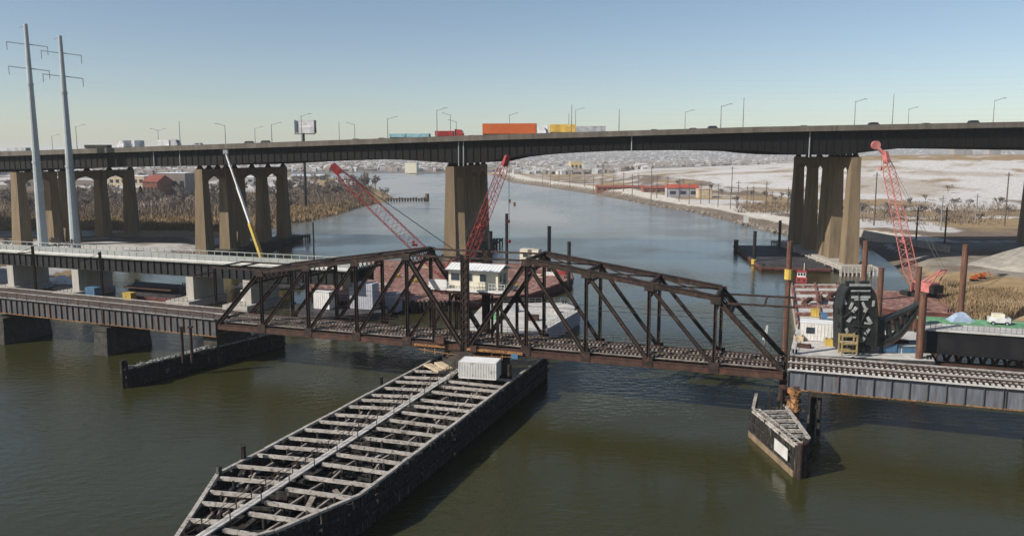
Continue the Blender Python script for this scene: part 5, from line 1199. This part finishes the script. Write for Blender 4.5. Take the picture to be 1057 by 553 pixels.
building(345, 367, 193, 187.5, 2, 25, 'town_pale', 'snow', 'low white building among the bare trees left of the river')
building(225, 262, 190, 183, 2, 30, 'town_pale', 'snow', 'white warehouse seen through the openings of the left river pier', False, 5)
building(300, 330, 186, 181.5, 2, 40, 'town_brown', 'snow', 'low brown warehouse right of the billboard post', False, 5)
for x0, x1, yt, lb in ((982, 993, 153.5, 'tallest hazy tower block on the right horizon'), (994, 1001, 155, 'narrower hazy tower block right of the tallest one'), (1018, 1030, 153.5, 'wide hazy tower block at the far right horizon')):
    a, c = at_y(x0, 158, 3200), at_y(x1, 158, 3200); tag(MB().box(((a.x+c.x)/2, 3200, (at_y(x0, yt, 3200).z+10)/2), (c.x-a.x, 40, at_y(x0, yt, 3200).z-10)).box(((a.x+c.x)/2, 3200, at_y(x0, yt, 3200).z+1), ((c.x-a.x)*.4, 20, 4)).build('tower_block', 'town_brown'), lb, 'building')
# the far town: one mass of small houses
tr_ = random.Random(5); mbs = {'town_pale': MB(), 'town_brown': MB()}
cnt = 0
TP = []
for i in range(9000):
    Y = 1350*math.pow(6.0, tr_.random()); X = tr_.uniform(-.75, .75)*Y; TP.append((X, Y))
TP = np.array(TP); TZ = height(TP); TD = river_sd(TP); TRt = is_right(TP)
for (X, Y), z, d in zip(TP, TZ, TD):
    if d < 20: continue
    if Y < 2100 and X/Y > .17: continue
    s_ = .8+Y/8000; w, dp, h = tr_.uniform(6, 13)*s_, tr_.uniform(6, 12)*s_, tr_.uniform(2.5, 6)*(1+.2*s_)
    if tr_.random() < .08: w *= 2.4; h *= .9
    m = mbs['town_pale' if tr_.random() < .3 else 'town_brown']; m.box((X, Y, z+h/2-1), (w, dp, h+2), tr_.uniform(-.5, .5))
    if h < 9: m.loft([[(X-w/2, Y-dp/2, z+h), (X+w/2, Y-dp/2, z+h), (X+w/2, Y+dp/2, z+h), (X-w/2, Y+dp/2, z+h)], [(X-w/2, Y-.3, z+h+2.2), (X+w/2, Y-.3, z+h+2.2), (X+w/2, Y+.3, z+h+2.2), (X-w/2, Y+.3, z+h+2.2)]])
for k_, lb in (('town_pale', 'mass of small pale houses of the far town on the horizon'), ('town_brown', 'mass of small brown houses of the far town on the horizon')):
    o = tag(mbs[k_].build('far_town', k_), lb, 'town'); o['kind'] = 'stuff'

# ================================================================ RIGHT BANK: POLES, WALLS, HEAPS
rp_ = random.Random(17)
for i in range(30):          # line of catenary poles along the bank
    f = i/29; x = 560+f*290+rp_.uniform(-4, 4); y = 189+f*34+rp_.uniform(-2, 4); p = at_z(x, y, 3); h = rp_.uniform(13, 19)
    if i == 0:
        o = thing('wire_pole', 'slim grey pole in the long row behind the right bank road', 'pole', p, 0, 'poles along the right bank')
        MB().cyl((0, 0, -1), (0, 0, 15), .28, .2, n=6).build('shaft', 'wood_pole', o, world=False); MB().beam((-1.6, 0, 13.6), (1.6, 0, 13.6), .2, .25).beam((-1.2, 0, 11.8), (1.2, 0, 11.8), .18, .2).build('cross_arm', 'wood_pole', o, world=False); wp0 = o
    else: o = dup(wp0, p, rp_.uniform(-.3, .3), None, h/15)
    o['label'] = 'slim grey pole behind the right bank road, '+zone(x, [(612, 'left of the long red shed'), (664, 'at the long red shed'), (722, 'at the bright red roof'), (770, 'right of the tan box shed'), (9999, 'left of the right bank pier')])
for x, yt, yb, lb in ((902, 178, 232, 'dark utility pole right of the right bank pier'), (945.5, 214, 248, 'dark utility pole right of the pink boom'), (975, 214, 250, 'tall dark utility pole behind the tall rust pile'), (971, 202, 236, 'pale pole behind the grey retaining wall'), (1007, 200, 228, 'pale pole left of the right edge pole'), (1037, 178, 232, 'dark utility pole with cross arms near the right edge pier'), (672, 172, 206, 'dark pole above the red shed'), (755, 172, 202, 'dark pole in front of the snowy slope'), (622, 168, 196, 'dark pole left of the long red shed')):
    p = at_z(x, yb, 3); t = at_y(x, yt, p.y); o = thing('utility_pole', lb, 'pole', (p.x, p.y, 2)); m = 'wood_pole' if 'dark' in lb else 'lamp_pole'
    MB().cyl((0, 0, -1), (0, 0, t.z-2), .38, .28, n=7).build('shaft', m, o, world=False); MB().beam((-1.8, 0, t.z-3.4), (1.8, 0, t.z-3.4), .2, .25).build('cross_arm', m, o, world=False)
wA_, wB_ = at_z(884, 243, 2.2).xy, at_z(980, 262, 2.2).xy
rw = thing('retaining_wall', 'long pale concrete retaining wall behind the pink crane', 'wall', (*((wA_+wB_)/2), 2))
for i in range(10): p, q = lin(wA_, wB_, i/10), lin(wA_, wB_, (i+1)/10-.004); MB().beam((*p, 2.9), (*q, 2.9), .5, 4.4).build('panel', 'pale_concrete', rw)
hp = at_z(1078, 273, 4); mb = MB(); r2 = random.Random(2); rings = []; cx_, cy_ = hp.x+2, hp.y+6
for k, (rr, z) in enumerate(((21, 1.5), (16, 3.6), (11, 6.0), (5.5, 8), (1, 9))): rings.append([(cx_+rr*math.cos(a)*(1+.08*math.sin(3*a+k)), cy_+rr*.9*math.sin(a)*(1+.07*math.cos(4*a)), z+.5*math.sin(5*a+k)) for a in [2*math.pi*i/22 for i in range(22)]])
tag(mb.loft(rings).build('gravel_heap', 'gravel', smooth=True), 'big grey gravel heap on the right bank near the right edge', 'gravel heap')
for x, y, lb in ((1006, 280, 'left orange excavator by the gravel heap'), (1014, 278, 'right orange excavator by the gravel heap')):
    p = at_z(x, y, 5); o = thing('excavator', lb, 'excavator', (p.x, p.y, gz(p.x, p.y))); o.scale = (.55,)*3; MB().box((0, 0, .5), (3.4, 2.4, 1.0)).build('tracks', 'tyre_rubber', o, world=False); MB().box((0, 0, 1.8), (2.8, 2.2, 1.5)).build('body', 'orange_paint', o, world=False); MB().box((.6, -.5, 2.9), (1.2, 1.0, 1.2)).build('cab', 'orange_paint', o, world=False); MB().beam((1.2, .4, 2.2), (3.6, .4, 4.0), .35).beam((3.6, .4, 4.0), (5.0, .4, 1.4), .3).build('arm', 'orange_paint', o, world=False)
# boulders along the right shore
r2 = random.Random(31); mb = MB(); pts = [at_z(*p).xy for p in shore_R[3:11]]
for i in range(420):
    k = r2.randrange(len(pts)-1); p = lin(pts[k], pts[k+1], r2.random()); s_ = r2.uniform(.5, 1.7); q = (p.x+r2.uniform(-1, 9), p.y+r2.uniform(-2, 4))
    z = max(-.2, gz(*q)) if False else r2.uniform(0, 1.3)
    vs = [(q[0]+s_*math.cos(a)*r2.uniform(.7, 1.1), q[1]+s_*math.sin(a)*r2.uniform(.7, 1.1), z-.4) for a in [i_*math.pi/2.5 for i_ in range(5)]]; mb.add(vs+[(q[0]+r2.uniform(-.3, .3), q[1]+r2.uniform(-.3, .3), z+s_*.7)], [(4, 3, 2, 1, 0)]+[(j, (j+1) % 5, 5) for j in range(5)])
o = tag(mb.build('shore_stones', 'rock'), 'grey brown stones heaped along the right shore', 'stones'); o['kind'] = 'stuff'
# white marker and old timber pier
p = at_z(770, 231, 1.5); o = thing('marker_board', 'white marker board standing on the stones of the right shore', 'sign', p); MB().box((0, 0, 2.2), (2.6, .2, 3.6)).build('board', 'white_paint', o, world=False); MB().box((0, .2, .6), (.3, .2, 2.6)).build('post', 'wood_pole', o, world=False)
pa, pb = at_z(398, 205.5, 2).xy, at_z(441, 205, 2).xy; o = thing('old_pier', 'ruined dark timber pier reaching from the left bank into the river', 'pier', (*((pa+pb)/2), 0))
for i in range(16): p = lin(pa, pb, i/15); MB().cyl((*p, -2), (*p, 2+r2.uniform(0, 1.6)), .7, n=6).build('pile', 'wood_pole', o)
MB().beam((*pa, 2.2), (*pb, 1.8), 4, .8).build('deck', 'wood_pole', o); MB().cyl((*pb, 0), (*pb, 6), 1.6, n=8).build('end_dolphin', 'wood_pole', o)
p = at_z(789.5, 354, 0); o = thing('channel_marker', 'white pointed channel marker in the water behind the right end of the truss', 'marker', (p.x, p.y, -.5)); MB().cyl((0, 0, 0), (0, 0, 2.2), .16, n=8).build('post', 'lamp_pole', o, world=False); MB().loft([[(-.55, -.08, 1.2), (.35, -.08, 1.2), (.35, .08, 1.2), (-.55, .08, 1.2)], [(.25, -.06, 4.2), (.5, -.06, 4.2), (.5, .06, 4.2), (.25, .06, 4.2)]]).build('board', 'white_paint', o, world=False)
# tarps and snow patches between the bridges at left
for x, y, L_, m, lb in ((32, 291, 12, 'tarp_blue', 'blue-grey tarp-covered heap below the new bridge at left'), (62, 288, 9, 'snow', 'long snow heap below the new bridge near the second pylon')):
    p = at_z(x, y, 1.5); w_ = L_*.3; mb = MB(); rings = []
    for k in range(7):
        f = k/6; h = 1.7*math.sin(math.pi*(.08+.84*f))*(1+.25*math.sin(k*2.3)); cx_ = p.x-L_/2+L_*f; cy_ = p.y+.6*math.sin(k*1.9)
        rings.append([(cx_, cy_-w_*.6, .2), (cx_, cy_-w_*.35, .2+h*.8), (cx_, cy_, .2+h+.6), (cx_, cy_+w_*.4, .2+h*.7), (cx_, cy_+w_*.6, .2)])
    tag(mb.loft(rings).build('covered_heap', m), lb, 'heap')

# ================================================================ VEGETATION
def zone(x, zs): return next(t for m_, t in zs if x < m_)
LZ = [(45, 'at the left edge behind the first pylon'), (100, 'behind the pylons'), (150, 'between the two left piers'), (190, 'left of the left river pier'), (262, 'behind the left river pier'), (312, 'between river pier and billboard post'), (345, 'right of the billboard post'), (372, 'above the leaning red boom tip'), (999, 'near the ruined timber pier')]
RZ = [(725, 'behind the red sheds'), (765, 'at the foot of the snowy slope, middle'), (850, 'left of the right bank pier'), (935, 'around the pink boom'), (965, 'right of the pink boom'), (999, 'behind the tall rust pile'), (9999, 'near the right edge')]
def bare_tree(seed, h, label, group):
    r_ = random.Random(seed); tr, cr = MB(), MB()
    def grow(p, d, L_, rad, lev):
        q = p+d*L_; m = tr if lev < 2 else cr; m.cyl(p, q, rad, rad*.68, n=5 if lev < 2 else 3)
        if lev >= 5: return
        n = 3 if lev < 4 else 3
        for i in range(n):
            ax = Vector((r_.gauss(0, 1), r_.gauss(0, 1), r_.gauss(0, .5))).normalized(); d2 = (d+ax*r_.uniform(.45, .85)+Vector((0, 0, .12))).normalized(); grow(p+d*L_*r_.uniform(.6, 1.), d2, L_*r_.uniform(.58, .8), max(.11, rad*.6), lev+1)
    grow(Vector((0, 0, -.5)), Vector((r_.uniform(-.08, .08), r_.uniform(-.08, .08), 1)).normalized(), h*.3, h*.022, 0)
    o = thing('bare_tree', label, 'tree', (0, 0, 0), 0, group); tr.build('trunk', 'bark', o, world=False); cr.build('crown', 'twig', o, world=False); return o
groups = [('leafless grey-brown tree in the thicket on the left bank', 'bare trees on the left bank'), ('leafless tree on the flat ground behind the right bank', 'bare trees on the right bank')]
tv = random.Random(40)
left_spots = []
for i in range(130):
    x = tv.uniform(0, 392); y = tv.uniform(196, 222)
    if 300 < x and y > 214-(x-300)*.10: y = tv.uniform(190, 205)
    left_spots.append((x, y))
left_spots += [(20, 215), (33, 222), (30, 228), (85, 212), (55, 205), (8, 210), (88, 224), (262, 226), (270, 222), (305, 216), (318, 214), (331, 212), (345, 210), (352, 208), (300, 205), (325, 205), (340, 203), (360, 203), (375, 200), (382, 199), (388, 198), (395, 204), (400, 203), (310, 198), (350, 197)]
near_spots = [(60, 262), (75, 264), (10, 262), (205, 266), (214, 268), (228, 268), (238, 262), (150, 268), (110, 270)]
right_spots = [(760, 214), (825, 205), (870, 222), (912, 226), (948, 228), (1040, 226), (800, 213), (812, 212), (806, 208), (790, 210), (818, 216), (775, 207), (735, 203), (745, 204), (700, 200), (930, 222), (940, 215), (955, 210), (985, 218), (965, 228), (922, 234), (1010, 232), (978, 205), (890, 228), (1000, 215), (1030, 218)]
for spots_, (lb, gp), hs, sc_ in ((left_spots, groups[0], 12, (.9, 1.6)), (right_spots, groups[1], 11, (.8, 1.4))):
    protos = [bare_tree(100+i+len(spots_), hs, lb, gp) for i in range(4)]
    P_ = [at_z(x, y, 2.5) for x, y in spots_]; D_ = river_sd(np.array([(p.x, p.y) for p in P_])); k = 0
    for p, d, (xq, yq) in zip(P_, D_, spots_):
        if d < 3: continue
        s_ = tv.uniform(*sc_)*(1.25 if 296 < xq < 392 else 1); z = gz(p.x, p.y)
        if k < 4: protos[k].location = (p.x, p.y, z); protos[k].rotation_euler = (0, 0, tv.random()*6); protos[k].scale = (s_,)*3
        else: o = dup(protos[k % 4], (p.x, p.y, z), tv.random()*6, None, s_)
        (protos[k] if k < 4 else o)['label'] = ('leafless grey-brown tree on the left bank ' if spots_ is left_spots else 'leafless tree behind the right bank ')+zone(xq, LZ if spots_ is left_spots else RZ)
        k += 1
lb, gp = 'small leafless shrub tree in front of the left viaduct piers', 'shrub trees by the left piers'
for k, (x, y) in enumerate(near_spots):
    p = at_z(x, y, 2.0)
    if k < 2:
        o = bare_tree(300+k, 8, lb, gp); o.location = (p.x, p.y, gz(p.x, p.y)); (sp0 := o) if k == 0 else None
    else: dup(sp0, (p.x, p.y, gz(p.x, p.y)), tv.random()*6, None, tv.uniform(.6, 1.1))
# one dark evergreen by the brick house
p = at_z(146, 210, 2.4); o = thing('evergreen_tree', 'dark evergreen tree left of the red brick house', 'tree', p); MB().cyl((0, 0, -1), (0, 0, 12), .35, .1, n=6).build('trunk', 'bark', o, world=False); mb = MB(); r2 = random.Random(9)
for i in range(700):
    f = r2.random()**.8; z = 1.5+11*f; rr = 4.2*(1-f)*r2.uniform(.5, 1.1)+.2; a = r2.random()*6.28; c_ = Vector((rr*math.cos(a), rr*math.sin(a), z)); u = Vector((r2.gauss(0, 1), r2.gauss(0, 1), r2.gauss(0, .6))).normalized()*.6; w_ = u.cross(Vector((r2.random(), r2.random(), 1))).normalized()*.35; mb.add([c_-u, c_+w_, c_+u, c_-w_], [(0, 1, 2, 3)])
mb.build('crown', 'evergreen', o, world=False)
# reeds and scrub as masses of blades
def blades(n, gen, h0, h1, w, seed):
    r_ = random.Random(seed); mb = MB(); pts = []
    while len(pts) < n: pts.append(gen(r_))
    A = np.array(pts); Z = height(A); D = river_sd(A)
    for (x, y), z, d in zip(A, Z, D):
        if d < .8: continue
        h = r_.uniform(h0, h1)
        for j in range(3):
            a = r_.random()*6.28; lx, ly = r_.gauss(0, .25)*h, r_.gauss(0, .25)*h; dx, dy = math.cos(a)*w, math.sin(a)*w; ox, oy = r_.gauss(0, .8), r_.gauss(0, .8)
            mb.add([(x+ox-dx, y+oy-dy, z-.2), (x+ox+dx, y+oy+dy, z-.2), (x+ox+lx, y+oy+ly, z+h)], [(0, 1, 2)])
    return mb
def gen_px(polys):
    def f(r_):
        x0, x1, y0, y1 = r_.choice(polys); return tuple(at_z(r_.uniform(x0, x1), r_.uniform(y0, y1), 2.4).xy)
    return f
o = tag(blades(6500, gen_px([(95, 292, 224, 238), (95, 260, 228, 238), (295, 350, 214, 226), (330, 395, 207, 216), (0, 100, 224, 238)]), 1.6, 3.2, .35, 1).build('reeds', 'reeds'), 'belt of tan reeds along the left bank behind the piers', 'reeds'); o['kind'] = 'stuff'
o = tag(blades(11000, gen_px([(100, 290, 200, 226), (0, 100, 200, 228), (298, 385, 194, 213)]), 1.5, 5.0, .3, 2).build('scrub', 'scrub'), 'brown leafless scrub under the trees of the left bank', 'scrub'); o['kind'] = 'stuff'
o = tag(blades(6000, gen_px([(948, 1075, 306, 322), (945, 985, 290, 310), (1000, 1075, 300, 322), (965, 1060, 303, 322)]), .7, 1.5, .22, 3).build('reeds', 'reeds'), 'tan dry grass on the right bank behind the green deck', 'grass'); o['kind'] = 'stuff'
o = tag(blades(2600, gen_px([(970, 1005, 218, 230), (890, 1040, 208, 232), (760, 830, 209, 220), (880, 1050, 212, 220)]), .6, 2.0, .3, 4).build('scrub', 'scrub'), 'brown scrub and dry grass below the snowy slope on the right', 'scrub'); o['kind'] = 'stuff'

# ================================================================ HAZE
hm = bpy.data.materials.new('haze_air'); hm.use_nodes = True; N = hm.node_tree.nodes; LK = hm.node_tree.links; N.remove(N['Principled BSDF'])
vol = N.new('ShaderNodeVolumePrincipled'); vol.inputs['Color'].default_value = (.88, .94, 1.0, 1); vol.inputs['Density'].default_value = 0.00008; vol.inputs['Anisotropy'].default_value = 0.
LK.new(vol.outputs[0], N['Material Output'].inputs['Volume']); MATS['haze_air'] = hm
hz_ = MB().box((-500, 6700, 52), (28000, 15600, 116)).build('haze', 'haze_air'); hz_['kind'] = 'stuff'; hz_['label'] = 'thin blue winter haze over the river and town'; hz_['category'] = 'haze'
